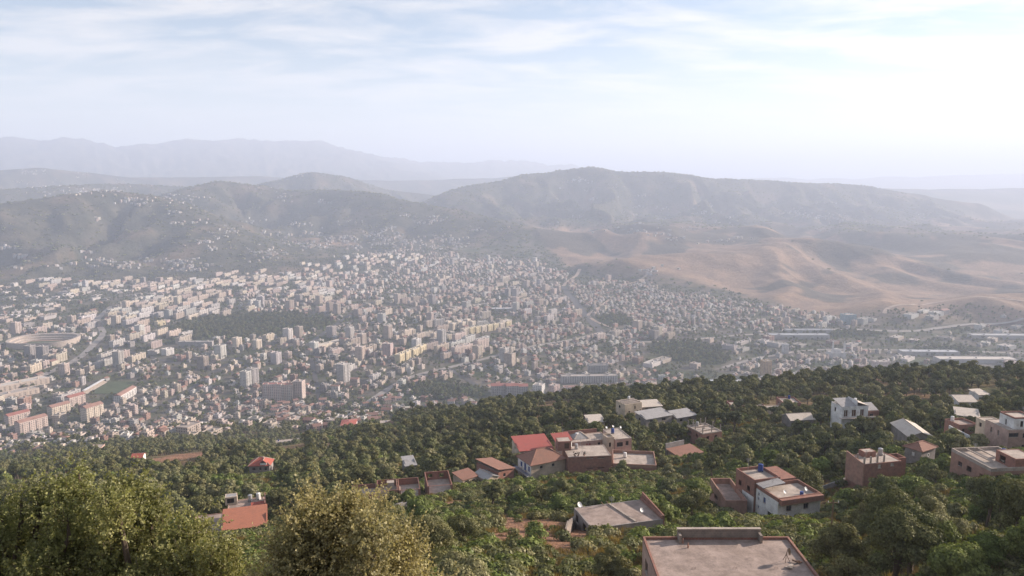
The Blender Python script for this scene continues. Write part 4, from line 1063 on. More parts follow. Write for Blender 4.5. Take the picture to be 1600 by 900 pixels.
a, u, v, w, d = h.block(None, None, None, z, 'render_cream', 'concrete_pale', par=.25, frame=fr, ops={'f': [(.2, 2.6, .3, 3.4), (.55, .8, .63, 2.2), (.7, 2.8, .8, 3.5), (.88, 2.6, .95, 3.2)], 'l': [(.3, 1, .5, 2.2)]})
P = lambda i, j: a + u * i + v * j
for j in (.2, .5, .8):
    mb = MB(); mb.obox((*P(w * .5, d * j), z + .25), (*u, 0), (*v, 0), (0, 0, 1), w * .5, .25, .12); h.b(mb, 'beam', M['concrete_pale'])
for k, (nm, lab, short, A, B, C, z, Y, wall, roof, kind) in enumerate((
        ('grey_roofed_farm', 'farm building with broad grey sheet roof among trees', 'the broad grey farm roof', (1010, 655), (1050, 648), (1029, 641), -90.0, 288, 'render_grey', 'sheet_grey', 'mono'),
        ('open_shelter', 'low shelter with pale sagging roof beside the cream cube house', 'the sagging pale shelter', (1004, 636), (1034, 634), (1028, 630), -92.5, 312, 'render_grey', 'sheet_pale', 'mono'),
        ('grey_outbuilding', 'thin grey roofed outbuilding behind the broad farm roof', 'the thin grey outbuilding', (1058, 653), (1088, 648), (1086, 645), -91.0, 296, 'render_grey', 'sheet_grey', 'mono'),
        ('pale_roofed_cabin', 'cabin with one pale slanting roof in the wood behind the compound', 'the pale cabin roof', (921, 660), (945, 658.5), (945, 652), -92.0, 285, 'render_cream', 'sheet_pale', 'mono'),
        ('long_brick_house', 'long low unfinished brick house at the top of the wood', 'the long low brick house', (1143, 634), (1196, 634), (1194, 626), -104.0, 322, 'brick', 'concrete_pale', 'flat'),
        ('square_brick_house', 'tall square red brick house next to pale roofs in the wood', 'the tall square brick house', (1224, 629), (1252, 629), (1250, 620), -96.0, 320, 'brick', 'concrete_pale', 'flat'),
        ('pale_store', 'flat pale roofed store before the square brick house', 'the flat pale store', (1205, 641), (1228, 640), (1226, 632), -100.0, 300, 'render_cream', 'concrete_pale', 'flat'),
        ('arched_shelter', 'long pale vaulted shelter roof among trees near the white villa', 'the pale vaulted shelter', (1236, 657), (1272, 655), (1270, 646), -96.0, 285, 'render_grey', 'sheet_pale', 'gable'),
        ('white_roof_barn', 'barn with white sheet roof deep in the far wood', 'the white barn roof', (1498, 628), (1527, 628), (1520, 617), -97.0, 330, 'render_white', 'sheet_pale', 'gable'),
        ('ridge_cabin', 'tiny cabin with white roof near the top of the far wood', 'the tiny ridge cabin', (1530, 617), (1546, 616), (1544, 610), -99.0, 360, 'render_white', 'sheet_pale', 'mono'),
        ('side_shed', 'shed with pale pipe-like roof behind the tall cream house', 'the pale shed behind the cream house', (1494, 648), (1530, 652), (1530, 645), -76.0, 240, 'render_grey', 'sheet_pale', 'mono'),
        ('brick_garage', 'roofless brick garage between the shed and the cream house', 'the roofless brick garage', (1500, 664), (1528, 662), (1525, 653), -72.0, 220, 'brick', 'concrete', 'flat'),
        ('slope_cottage', 'white cottage with terracotta roof at the lower end of the left slope', 'the white slope cottage', (205, 716), (222, 715), (220, 709), -205.0, 560, 'render_white', 'tile_red', 'gable'),
        ('slope_house', 'pinkish flat roofed house at the lower end of the left slope', 'the pinkish slope house', (138, 702), (156, 701), (155, 694), -222.0, 600, 'render_pink', 'concrete_pale', 'flat'),
        ('grey_shed', 'grey sheet shed among olives above the ravine', 'the grey ravine shed', (634, 728), (650, 726), (648, 718), -112.0, 290, 'concrete_grey', 'sheet_grey', 'mono'),
        ('valley_villa', 'white villa with terracotta roof where the slope meets town', 'the terracotta villa', (532, 665), (556, 664), (553, 655), -315.0, 900, 'render_white', 'tile_red', 'hip'),
        ('valley_house', 'cream flat roofed house where the slope meets town', 'the cream valley house', (594, 664), (612, 663), (610, 656), -300.0, 860, 'render_cream', 'concrete_pale', 'flat'))):
    h = House(nm, lab, 'house' if kind == 'flat' else 'building', None, (A[0] + B[0]) / 2, A[1], Y, short, (A[0], C[1], B[0], A[1] + 3))
    a_ = on_level(*A, z); gq = gz(a_[0], a_[1])
    if z < gq + 2.2: 
        for _ in range(60):                              # slide along the line of sight until it stands proud of the land
            z *= 0.985; a_ = on_level(*A, z); gq = gz(a_[0], a_[1])
            if z > gq + 2.4: break
    elif z > gq + 9:
        for _ in range(80):
            z *= 1.01; a_ = on_level(*A, z); gq = gz(a_[0], a_[1])
            if z < gq + 5.5: break
    h.root.location = (a_[0], a_[1], gq); h.org = np.array(h.root.location)
    fr = h.frame(A, B, C, z); a, u, v, w, d = fr
    d = max(d, 6.0); fr = (a, u, v, w, d)
    two = {'f': [(.15, .7, .28, 1.8), (.6, .7, .75, 1.8)], 'r': [(.3, .7, .45, 1.8)], 'l': [(.3, .7, .45, 1.8)]}
    if kind == 'flat': h.block(None, None, None, z, wall, roof, par=.6 if wall == 'brick' else .3, frame=fr, ops=two)
    else:
        h.block(None, None, None, z, wall, 'concrete', par=0, frame=fr, ops=two if z > gq + 3 else None)
        h.pitched(*fr, z + .02, 1.0 if kind == 'mono' else 1.6, roof, kind, .4)
        if kind == 'gable': h.low_gables(*fr, z, 1.5, wall)
        if kind == 'mono': h.low_gables(*fr, z, .9, wall)
for hh in HOUSES: pass

# tanks and aerials on the flat roofs
_rr = random.Random(31)
for (par, fr, zz) in ROOFTOPS:
    a, u, v, w, d = fr
    if w < 5 or d < 5: continue
    n = np.array([0, 0])
    for k in range(_rr.choice((0, 1, 1, 2))):
        c = a + u * w * _rr.uniform(.15, .85) + v * d * _rr.uniform(.5, .88); mb = MB()
        mb.tube([(*c, zz + .35), (*c, zz + 1.5)], .5, 12); mb.tube([(*c, zz + 1.5), (*c, zz + 1.62)], [.5, .2], 12)
        for q in range(3): mb.box(c[0] - .4 + q * .35, c[1] - .4, zz, c[0] - .3 + q * .35, c[1] + .4, zz + .35)
        par.b(mb, 'water_tank', M[_rr.choice(('metal_grey', 'dish_white', 'shutter_blue'))])
    c = a + u * w * _rr.uniform(.1, .9) + v * d * _rr.uniform(.2, .9); mb = MB(); hh = _rr.uniform(2, 3.2)
    mb.tube([(*c, zz), (*c, zz + hh)], .03, 5)
    for q in range(4): mb.box(c[0] - .5 + .06 * q, c[1] - .015, zz + hh - .15 - .18 * q, c[0] + .5 - .06 * q, c[1] + .015, zz + hh - .12 - .18 * q)
    par.b(mb, 'aerial', M['metal_grey'])

# garden and terrace walls, a power pole
def garden_wall(name, label, p0, p1, hgt, mat):
    A, B = ground_at(*p0), ground_at(*p1); n = max(2, int(np.hypot(*(B - A)[:2]) / 2.5)); mb = MB()
    dr = (B - A)[:2]; L = np.linalg.norm(dr); dr = dr / L; nn = np.array([dr[1], -dr[0]]) * .12
    c = [(A[:2] + dr * L * k / n) for k in range(n + 1)]; g = [gz(*q) for q in c]
    for k in range(n):
        z0 = min(g[k], g[k + 1]) - .5; z1 = max(g[k], g[k + 1]) + hgt
        mb.prism([c[k] + nn, c[k + 1] + nn, c[k + 1] - nn, c[k] - nn], z0, z1 + .002 * k)
    o = mb.build(name, M[mat], None, origin=A); tag(o, label, 'wall'); return o
garden_wall('garden_wall', 'grey stone retaining wall below the roofless brick rooms', (612, 800), (664, 790), 1.4, 'concrete_grey')
garden_wall('garden_wall', 'dark block wall at the edge of the bare earth yard', (884, 838), (910, 806), 1.2, 'block')
garden_wall('garden_wall', 'pale yard wall below the stub-columned brick house', (1282, 770), (1330, 752), 1.3, 'concrete_grey')
garden_wall('garden_wall', 'low grey wall in the olives above the dormer house', (560, 722), (600, 712), 1.0, 'concrete_grey')
p = ground_at(1296, 862); t = empty('power_pole', p); tag(t, 'slim timber power pole among trees right of the bare concrete roof', 'pole')
mb = MB(); mb.tube([(0, 0, -.5), (0.1, 0, 7.0)], [.13, .09], 8); mb.build('shaft', M['wood'], t)
mb = MB(); mb.obox((.1, 0, 6.6), (1, 0, 0), (0, 1, 0), (0, 0, 1), .7, .05, .06); o = mb.build('crossarm', M['wood'], t)
for x in (-.55, 0.1, .75):
    mb = MB(); mb.tube([(x, 0, 6.66), (x, 0, 6.85)], .04, 6); mb.build('insulator', M['dish_white'], o)

# ------------------------------------------------------------------ roads, pitch
ROADS = []
def strip_on_land(name, pts, width, mat, label, lift=0.5):
    P = [ground_at(*p, y0=700) for p in pts]
    Q = []
    for i in range(len(P) - 1):
        n = max(2, int(np.hypot(*(P[i + 1] - P[i])[:2]) / 18))
        for k in range(n): Q.append(P[i] + (P[i + 1] - P[i]) * k / n)
    Q.append(P[-1]); Q = np.array(Q)
    for _ in range(6): Q[1:-1] = (Q[:-2] + 2 * Q[1:-1] + Q[2:]) / 4
    T = np.gradient(Q[:, :2], axis=0); T /= np.linalg.norm(T, axis=1)[:, None]
    N = np.c_[T[:, 1], -T[:, 0]]
    cols = []
    for s in (-1, -0.33, 0.33, 1):
        xy = Q[:, :2] + N * width / 2 * s
        cols.append(np.c_[xy, ground(xy[:, 0], xy[:, 1])])
    zz = np.max([c[:, 2] for c in cols], axis=0) + lift
    for c in cols: c[:, 2] = zz
    V = np.concatenate(cols); n = len(Q)
    F = [(k * n + i, (k + 1) * n + i, (k + 1) * n + i + 1, k * n + i + 1) for k in range(3) for i in range(n - 1)]
    me = mesh_np(name, V, np.array(F), [mat])
    o = link(bpy.data.objects.new(name, me)); tag(o, label, None, None, 'structure')
    ROADS.append(np.c_[Q[:, :2], np.full(len(Q), width / 2)])
    return o
M['asphalt'] = weathered('asphalt', (0.10, 0.095, 0.095), (0.085, 0.08, 0.08), (0.13, 0.12, 0.115), 0.05)
M['dusty'] = weathered('dusty track', (0.40, 0.31, 0.25), (0.36, 0.27, 0.21), (0.3, 0.22, 0.17), 0.05)
M['asphalt_pale'] = weathered('pale worn asphalt', (0.30, 0.27, 0.25), (0.26, 0.235, 0.22), (0.2, 0.18, 0.17), 0.05)
strip_on_land('road', [(1235, 521), (1290, 515), (1330, 514), (1375, 517), (1430, 518), (1480, 511), (1540, 506), (1600, 500)], 20, M['asphalt_pale'], 'dual carriageway along the foot of the dry hills')
strip_on_land('road.001', [(940, 520), (922, 500), (905, 480), (890, 462), (880, 448)], 22, M['asphalt'], 'broad avenue leading away through the town')
strip_on_land('road.002', [(880, 447), (892, 436), (906, 421)], 14, M['dusty'], 'pale road climbing from the town into the dry hills')
strip_on_land('road.003', [(965, 447), (990, 441), (1010, 433), (1016, 420)], 10, M['dusty'], 'pale track curling up a dry hill above the houses')
strip_on_land('road.004', [(1382, 490), (1383, 480), (1410, 478), (1450, 474), (1480, 470), (1600, 471)], 12, M['dusty'], 'pale valley road bending between the dry hills')
strip_on_land('road.005', [(960, 462), (930, 485), (915, 492), (935, 505), (965, 515)], 10, M['dusty'], 'pale slip road beside the broad avenue')
strip_on_land('road.006', [(420, 605), (400, 590), (385, 570), (360, 560)], 9, M['asphalt'], 'narrow street between the flats')
strip_on_land('road.007', [(505, 640), (497, 610), (490, 580), (487, 560)], 10, M['asphalt'], 'dark straight street lined with flats')
strip_on_land('road.008', [(1010, 617), (1060, 612), (1120, 613)], 9, M['dusty'], 'pale lane below the wooded slope')

for k, (pts, wd, mt, lab) in enumerate((
        ([(60, 590), (125, 560), (163, 522), (150, 500), (175, 478)], 16, 'asphalt_pale', 'tree-lined boulevard curving past the stadium'),
        ([(180, 545), (215, 553), (250, 562), (300, 574), (360, 561)], 12, 'asphalt', 'street running past the long school block'),
        ([(560, 640), (600, 612), (640, 588), (700, 575), (760, 560), (830, 541), (900, 530), (940, 520)], 14, 'asphalt_pale', 'main street winding up through mid town'),
        ([(235, 645), (300, 607), (340, 577), (380, 556)], 10, 'asphalt', 'street climbing between low houses'),
        ([(640, 482), (720, 479), (800, 470), (862, 462)], 14, 'asphalt_pale', 'wide street across the far town'),
        ([(480, 540), (560, 482), (640, 450), (690, 425)], 13, 'asphalt', 'straight street through the rows of flats'),
        ([(940, 520), (1000, 536), (1080, 531), (1160, 523), (1235, 521)], 14, 'asphalt_pale', 'road joining the broad avenue to the carriageway'),
        ([(1130, 575), (1180, 560), (1250, 548), (1330, 545), (1450, 548), (1600, 552)], 12, 'asphalt_pale', 'service road between the depot halls'),
        ([(20, 480), (90, 470), (170, 466), (260, 452), (360, 432)], 12, 'asphalt_pale', 'ring road along the edge of the flats'),
        ([(700, 575), (740, 600), (790, 622)], 9, 'asphalt', 'lane running down to the red roofed blocks'))):
    strip_on_land('road', pts, wd, M[mt], lab)
RD = np.concatenate(ROADS)
def on_road(x, y, m):
    return bool((np.hypot(RD[:, 0] - x, RD[:, 1] - y) < RD[:, 2] + m).any())

# ------------------------------------------------------------------ town buildings
def facade_material():
    m, nt, b = new_mat('town facade')
    at = nt.nodes.new('ShaderNodeAttribute'); at.attribute_name = 'paint'
    uv = nt.nodes.new('ShaderNodeTexCoord').outputs['UV']
    sp = nt.nodes.new('ShaderNodeSeparateXYZ'); nt.links.new(uv, sp.inputs[0])
    fu = math1(nt, 'FRACT', math1(nt, 'DIVIDE', sp.outputs['X'], 3.4)); fv = math1(nt, 'FRACT', math1(nt, 'DIVIDE', sp.outputs['Y'], 3.0))
    def band(f, lo, hi): return math1(nt, 'MULTIPLY', math1(nt, 'GREATER_THAN', f, lo), math1(nt, 'LESS_THAN', f, hi))
    win = math1(nt, 'MULTIPLY', band(fu, 0.26, 0.70), band(fv, 0.30, 0.78))
    win = math1(nt, 'MULTIPLY', win, at.outputs['Alpha'])
    p = pos(nt)
    g = nt.nodes.new('ShaderNodeMapRange'); g.inputs['To Min'].default_value = 0.82; g.inputs['To Max'].default_value = 1.15
    nt.links.new(noise_fac(nt, p, 0.12, 6, 0.65, 0.3, 0.7), g.inputs['Value'])
    c = mixc(nt, 1.0, at.outputs['Color'], g.outputs['Result'], 'MULTIPLY')
    c = mixc(nt, math1(nt, 'MULTIPLY', win, 0.9), c, (0.05, 0.05, 0.055))
    nt.links.new(c, b.inputs['Base Color']); b.inputs['Roughness'].default_value = 0.85
    return m
M['town'] = facade_material()
class TB:
    """boxes with a paint colour (alpha 1 where a wall has windows) and metric UVs"""
    def __init__(s):
        s.v = []; s.f = []; s.c = []; s.uv = []
    def quad(s, pts, col, win, uvs):
        i = len(s.v); s.v += pts; s.f.append((i, i + 1, i + 2, i + 3)); s.c += [(*col, win)] * 4; s.uv += uvs
    def box(s, x0, y0, z0, x1, y1, z1, wall, roof, win=1.0, T=None):
        q = [(x0, y0), (x1, y0), (x1, y1), (x0, y1)]
        if T: q = [T(p) for p in q]
        u = 0.0
        for k in range(4):
            a, b2 = q[k], q[(k + 1) % 4]; L = math.hypot(b2[0] - a[0], b2[1] - a[1])
            s.quad([(*a, z0), (*b2, z0), (*b2, z1), (*a, z1)], wall, win, [(0.5, 0), (L + 0.5, 0), (L + 0.5, z1 - z0), (0.5, z1 - z0)])
        s.quad([(*p, z1) for p in q], roof, 0.0, [(0, 0)] * 4)
    def gable(s, x0, y0, x1, y1, z0, rise, roof, T, over=0.5):
        x0 -= over; x1 += over; y0 -= over; y1 += over
        if (x1 - x0) >= (y1 - y0):
            ym = (y0 + y1) / 2; L = [(x0, y0), (x1, y0)]; Rr = [(x1, y1), (x0, y1)]; rg = [(x0, ym), (x1, ym)]
        else:
            xm = (x0 + x1) / 2; L = [(x1, y0), (x1, y1)]; Rr = [(x0, y1), (x0, y0)]; rg = [(xm, y0), (xm, y1)]
        L = [T(p) for p in L]; Rr = [T(p) for p in Rr]; rg = [T(p) for p in rg]
        a, b2 = [(*p, z0) for p in L]; c, d = [(*p, z0) for p in Rr]; e, f = [(*p, z0 + rise) for p in rg]
        o4 = [(0, 0)] * 4
        s.quad([a, b2, f, e], roof, 0, o4); s.quad([c, d, e, f], roof, 0, o4)
        s.quad([a, e, e, d], roof, 0, o4); s.quad([b2, c, f, f], roof, 0, o4)
    def mesh(s, name):
        V = np.array(s.v, np.float32); F = np.array(s.f, np.int32)
        me = mesh_np(name, V, F, [M['town']])
        ca = me.color_attributes.new('paint', 'FLOAT_COLOR', 'CORNER')
        ca.data.foreach_set('color', np.array(s.c, np.float32).ravel())
        uv = me.uv_layers.new(name='UVMap'); uv.data.foreach_set('uv', np.array(s.uv, np.float32).ravel())
        return me
def building(tb, w, d, h, wall, roof, rng, detail=0, T=None, pitched=False, floors=None, win=1.0, zbase=-3.0, zoff=0.0, accent=None):
    """one block: shaft, roof edge, stair head, plus balconies and floor edges when detailed"""
    T = T or (lambda p: p)
    x0, x1, y0, y1 = -w / 2, w / 2, -d / 2, d / 2
    tb.box(x0, y0, zoff + zbase, x1, y1, zoff + h, wall, roof, win, T)
    if pitched:
        tb.gable(x0, y0, x1, y1, zoff + h, min(w, d) * 0.22, roof, T)
    else:
        t = 0.35
        e = tuple(min(0.85, c * 1.03) for c in wall)
        if detail or w > 16:
            for (a, b2, c, d2) in ((x0 - .1, y0 - .1, x1 + .1, y0 + t), (x0 - .1, y1 - t, x1 + .1, y1 + .1), (x0 - .1, y0 + t, x0 + t, y1 - t), (x1 - t, y0 + t, x1 + .1, y1 - t)):
                tb.box(a, b2, zoff + h - 0.25, c, d2, zoff + h + 0.8, e, e, 0, T)
        n = 1 if w < 22 else 2 + int(w > 45)
        for k in range(n):
            cx = x0 + w * (k + 0.5) / n + rng.uniform(-1, 1); cy = rng.uniform(-0.2, 0.2) * d
            s = rng.uniform(1.4, 2.2)
            tb.box(cx - s, cy - s, zoff + h, cx + s, cy + s, zoff + h + rng.uniform(2.2, 3.0), e, roof, 0, T)
    if detail and h > 9:
        nb = max(2, int(w / 9))
        for k in range(nb):                                   # balcony stacks on both long sides
            cx = x0 + w * (k + 0.5) / nb
            for yy in (y0, y1):
                sg = -1 if yy < 0 else 1
                a, b2 = sorted((yy, yy + sg * 1.3))
                for fl in range(1, int(h / 3)):
                    tb.box(cx - 1.7, a, zoff + fl * 3 - 0.15, cx + 1.7, b2, zoff + fl * 3 + 0.95, accent or wall, wall, 0, T)
WALLS = {'white': (0.55, 0.53, 0.515), 'cream': (0.55, 0.48, 0.40), 'pale pink': (0.50, 0.41, 0.37), 'beige': (0.44, 0.37, 0.32), 'grey': (0.36, 0.34, 0.33), 'brick red': (0.33, 0.21, 0.17), 'yellow': (0.56, 0.48, 0.32), 'ochre': (0.46, 0.32, 0.19)}
ROOFS = {'concrete': (0.36, 0.315, 0.28), 'dark': (0.20, 0.18, 0.17), 'red': (0.31, 0.13, 0.105), 'pale': (0.50, 0.45, 0.40), 'terracotta': (0.30, 0.175, 0.14)}
def vary(c, rng, s=0.1):
    k = .80 + rng.uniform(-s, s) * 1.6
    return tuple(min(0.85, max(0.02, x * k * (1 + rng.uniform(-0.03, 0.03)))) for x in c)
FOOT = []                                     # occupied circles (x, y, r) in the town
def place_building(name, px, py, w, d, h, yaw, wall, roof, label, cat='building', pitched=False, win=1.0, group=None, accent=None, extra=None, seed=1):
    """a building of its own, standing where that pixel meets the land"""
    rng = random.Random(seed * 7 + int(px * 13 + py))
    p = ground_at(px, py, y0=600)
    tb = TB()
    building(tb, w, d, h, wall, roof, rng, 1, None, pitched, None, win, accent=accent)
    if extra: extra(tb)
    o = link(bpy.data.objects.new(name, tb.mesh(name)))
    c, s = math.cos(R(yaw)), math.sin(R(yaw))
    off = d / 2 if abs(yaw) < 30 else 0.0
    o.location = (p[0], p[1] + off, gz(p[0], p[1] + off)); o.rotation_euler = (0, 0, R(yaw))
    tag(o, label, cat, group)
    n = max(1, int(w / max(d, 1)))
    for k in range(n):
        t = (k + 0.5) / n - 0.5
        FOOT.append((p[0] + c * w * t, p[1] + off + s * w * t, max(d, w / n) * 0.62 + 3))
    return o
W_, R_ = WALLS, ROOFS
def lm(*a, **k): return place_building(*a, **k)
lm('apartment_block', 425, 627, 34, 14, 31, 4, W_['pale pink'], R_['red'], 'ten-storey pinkish block with red roof, taller left half of a pair', 'flats', accent=W_['white'])
lm('apartment_block', 447, 626, 24, 14, 29, 4, W_['beige'], R_['red'], 'ten-storey beige block with red roof butted against a pinkish one', 'flats', accent=W_['white'])
lm('apartment_block', 466, 624, 18, 16, 33, -8, W_['pale pink'], R_['concrete'], 'plain pinkish tower beside the red-roofed ten-storey pair', 'flats')
lm('apartment_tower', 537, 596, 20, 18, 36, 62, W_['grey'], R_['pale'], 'dark grey tower with white end wall standing alone by long halls', 'tower', accent=W_['white'])
for k, (px, py) in enumerate(((626, 564), (636, 560), (647, 556), (658, 551))):
    lm('apartment_block', px, py, 31, 13, 17, 71, W_['yellow'], R_['pale'], 'yellow block in a stepped row of four in mid town', 'flats', group='stepped row of yellow blocks')
lm('apartment_tower', 690, 538, 16, 16, 36, 55, W_['grey'], R_['pale'], 'tall grey tower with pale edges behind the yellow row', 'tower', accent=W_['white'])
lm('apartment_block', 651, 545, 20, 14, 24, 60, W_['white'], R_['pale'], 'white eight-storey block between yellow row and grey tower', 'flats')
lm('apartment_block', 722, 553, 62, 13, 20, 51, W_['pale pink'], R_['concrete'], 'long pinkish seven-storey slab beside wooded ground', 'flats')
lm('apartment_block', 752, 546, 40, 13, 24, 51, W_['pale pink'], R_['concrete'], 'taller end of the long pinkish slab', 'flats')
for k in range(6):
    lm('apartment_block', 700 + k * 7.5, 512 - k * 0.8 + (4 if k % 2 else 0), 18, 12, 18, 62, W_['cream'], R_['pale'], 'cream block in staggered row in mid town', 'flats', group='staggered cream blocks')
for k in range(8):
    lm('apartment_block', 726 + k * 9.5, 523 - k * 1.6, 20, 12, 16, 49, W_['yellow'] if k % 3 else W_['cream'], R_['pale'], 'low yellowish block in long row in mid town' if k % 3 else 'low cream block in long row in mid town', 'flats', group='long row of low yellowish blocks' if k % 3 else 'low cream blocks in the long row')
lm('apartment_block', 790, 511, 38, 13, 18, 49, W_['cream'], R_['pale'], 'cream slab closing the long row of low yellowish blocks', 'flats')
def colonnade(tb):
    for k in range(24):
        x = -54 + k * 4.7
        tb.box(x - 0.5, -9.2, 0, x + 0.5, -8.0, 13, W_['white'], W_['white'], 0)
lm('university_building', 921, 598, 112, 16, 13, 3, W_['grey'], R_['concrete'], 'long low institutional block with pale upright fins along its front', 'building', extra=colonnade, win=0.6)
lm('university_building', 935, 583, 40, 20, 16, 3, W_['grey'], R_['dark'], 'dark boxy block behind the long finned institution', 'building')
for k, (px, py, w, hh) in enumerate(((778, 617, 26, 17), (800, 618, 24, 18), (817, 617, 18, 16))):
    lm('apartment_block', px, py, w, 16, hh, 6, W_['grey'], R_['red'], 'grey block with bright red pitched roof at the wood edge', 'flats', pitched=True, group='red roofed blocks at the wood edge')
lm('apartment_block', 842, 620, 18, 20, 21, -20, W_['white'], R_['concrete'], 'white-ended block beside red roofed blocks at the wood edge', 'flats')
lm('house', 893, 613, 30, 16, 9, 8, W_['pale pink'], R_['terracotta'], 'low wide pinkish house with terracotta roof at the wood edge', 'house')
lm('apartment_tower', 1198, 588, 17, 15, 31, 12, W_['ochre'], R_['concrete'], 'ochre tower beside bare tan hillock', 'tower')
def ribs(tb):
    for k in range(9):
        tb.box(32 + k * 4, -16, 5.5, 34 + k * 4, 16, 8.6, W_['white'], W_['white'], 0)
lm('warehouse', 1130, 606, 92, 34, 7, -3, W_['grey'], (0.50, 0.52, 0.55), 'wide warehouse with pale blue-grey roof at the foot of the wood', 'warehouse', win=0, extra=ribs)
lm('hall', 1250, 530, 150, 26, 10, 0, W_['grey'], (0.31, 0.32, 0.335), 'very long grey industrial hall near the carriageway', 'hall', win=0.3)
lm('hall', 1265, 522, 120, 22, 10, 0, W_['grey'], (0.25, 0.26, 0.28), 'long dark grey hall parallel to a longer one near the carriageway', 'hall', win=0.3)
lm('office_block', 1328, 507, 34, 26, 26, 8, (0.24, 0.33, 0.37), R_['concrete'], 'blue-green glazed office block at the foot of dry hills', 'building')
lm('hall', 787, 487, 74, 20, 9, 2, W_['grey'], (0.58, 0.58, 0.60), 'wide pale roofed market hall in far town', 'hall', win=0.3)
lm('hall', 30, 606, 100, 24, 12, 55, W_['beige'], R_['pale'], 'long beige factory hall with flat pale roof', 'hall', win=0.25)
lm('hall', 12, 622, 100, 22, 10, 55, W_['beige'], R_['concrete'], 'lower beige factory hall lying before a taller one', 'hall', win=0.25)
lm('apartment_block', 196, 622, 60, 14, 13, 91, W_['white'], R_['terracotta'], 'white slab with terracotta roof beside football pitch', 'flats', pitched=True)
lm('apartment_block', 50, 672, 44, 15, 19, 62, W_['pale pink'], R_['terracotta'], 'pinkish slab with terracotta roof below the factory halls', 'flats', pitched=True)
lm('apartment_block', 93, 650, 32, 15, 20, 62, W_['cream'], R_['terracotta'], 'cream block with terracotta roof beyond a pinkish slab', 'flats', pitched=True)
lm('apartment_block', 145, 655, 32, 16, 24, 66, W_['cream'], R_['terracotta'], 'tall cream block with terracotta roof and lit end wall', 'flats', pitched=True)
lm('apartment_block', 28, 660, 34, 14, 16, 60, W_['pale pink'], R_['red'], 'pinkish slab with red roof near factory halls', 'flats', pitched=True)
lm('apartment_block', 118, 632, 30, 14, 17, 64, W_['pale pink'], R_['red'], 'pinkish block with red roof by factory halls and pitch', 'flats', pitched=True)
lm('school_building', 305, 542, 80, 12, 12, 2, W_['grey'], R_['pale'], 'long grey school block along the wooded park', 'school')
lm('apartment_block', 371, 543, 18, 14, 24, 65, W_['cream'], R_['pale'], 'cream tower at the end of the long school block', 'flats')
lm('apartment_block', 402, 545, 18, 14, 22, 65, W_['cream'], R_['pale'], 'cream block with lit end wall by wooded park', 'flats')
lm('apartment_block', 262, 554, 22, 18, 14, 65, W_['white'], R_['pale'], 'white cube-like block near the long school', 'flats')
lm('villa', 250, 508, 24, 16, 11, 60, W_['yellow'], R_['concrete'], 'yellow building at the edge of the wooded park', 'building')
lm('hall', 515, 540, 120, 14, 8, 61, W_['cream'], R_['pale'], 'long pale hall near the grey tower', 'hall', win=0.3)
def minarets(tb):
    for x in (-14, 14):
        tb.box(x - 1.3, -10, 0, x + 1.3, -7.4, 34, W_['white'], W_['white'], 0)
        tb.box(x - 1.8, -10.5, 26, x + 1.8, -6.9, 27, W_['white'], W_['white'], 0)
        tb.box(x - 0.8, -9.5, 34, x + 0.8, -7.9, 38, W_['white'], W_['white'], 0)
    for k in range(6):
        a = k * 0.26; r = 8 * math.cos(a)
        tb.box(-r, -r, 12 + 8 * math.sin(a), r, r, 12 + 8 * math.sin(a + 0.26), W_['white'], W_['white'], 0)
lm('mosque', 1310, 560, 34, 26, 12, 8, W_['white'], R_['pale'], 'white mosque with twin square minarets and low dome', 'mosque', extra=minarets, win=0.5)
lm('apartment_tower', 1228, 553, 12, 12, 22, 10, W_['white'], R_['pale'], 'slim white tower near tan hillock', 'tower')
lm('hall', 1440, 585, 150, 26, 8, -3, W_['grey'], R_['concrete'], 'long grey depot hall beyond the wood on the plain', 'hall', win=0.2)
lm('hall', 1530, 568, 170, 30, 9, -2, W_['grey'], R_['pale'], 'longest pale roofed depot on the plain', 'hall', win=0.2)
lm('hall', 1455, 556, 130, 24, 9, -3, W_['grey'], (0.42, 0.43, 0.45), 'blue-grey roofed depot in the middle of the plain', 'hall', win=0.2)
lm('hall', 1580, 530, 190, 26, 9, -2, W_['grey'], (0.36, 0.36, 0.36), 'long white roofed shed near the carriageway on the plain', 'hall', win=0.2)
lm('apartment_block', 1378, 580, 34, 16, 20, 10, W_['pale pink'], R_['pale'], 'pinkish block with pale roof just beyond the wood', 'flats')
lm('apartment_block', 1345, 582, 22, 14, 14, 14, W_['brick red'], R_['concrete'], 'unfinished brick block just beyond the wood', 'flats')

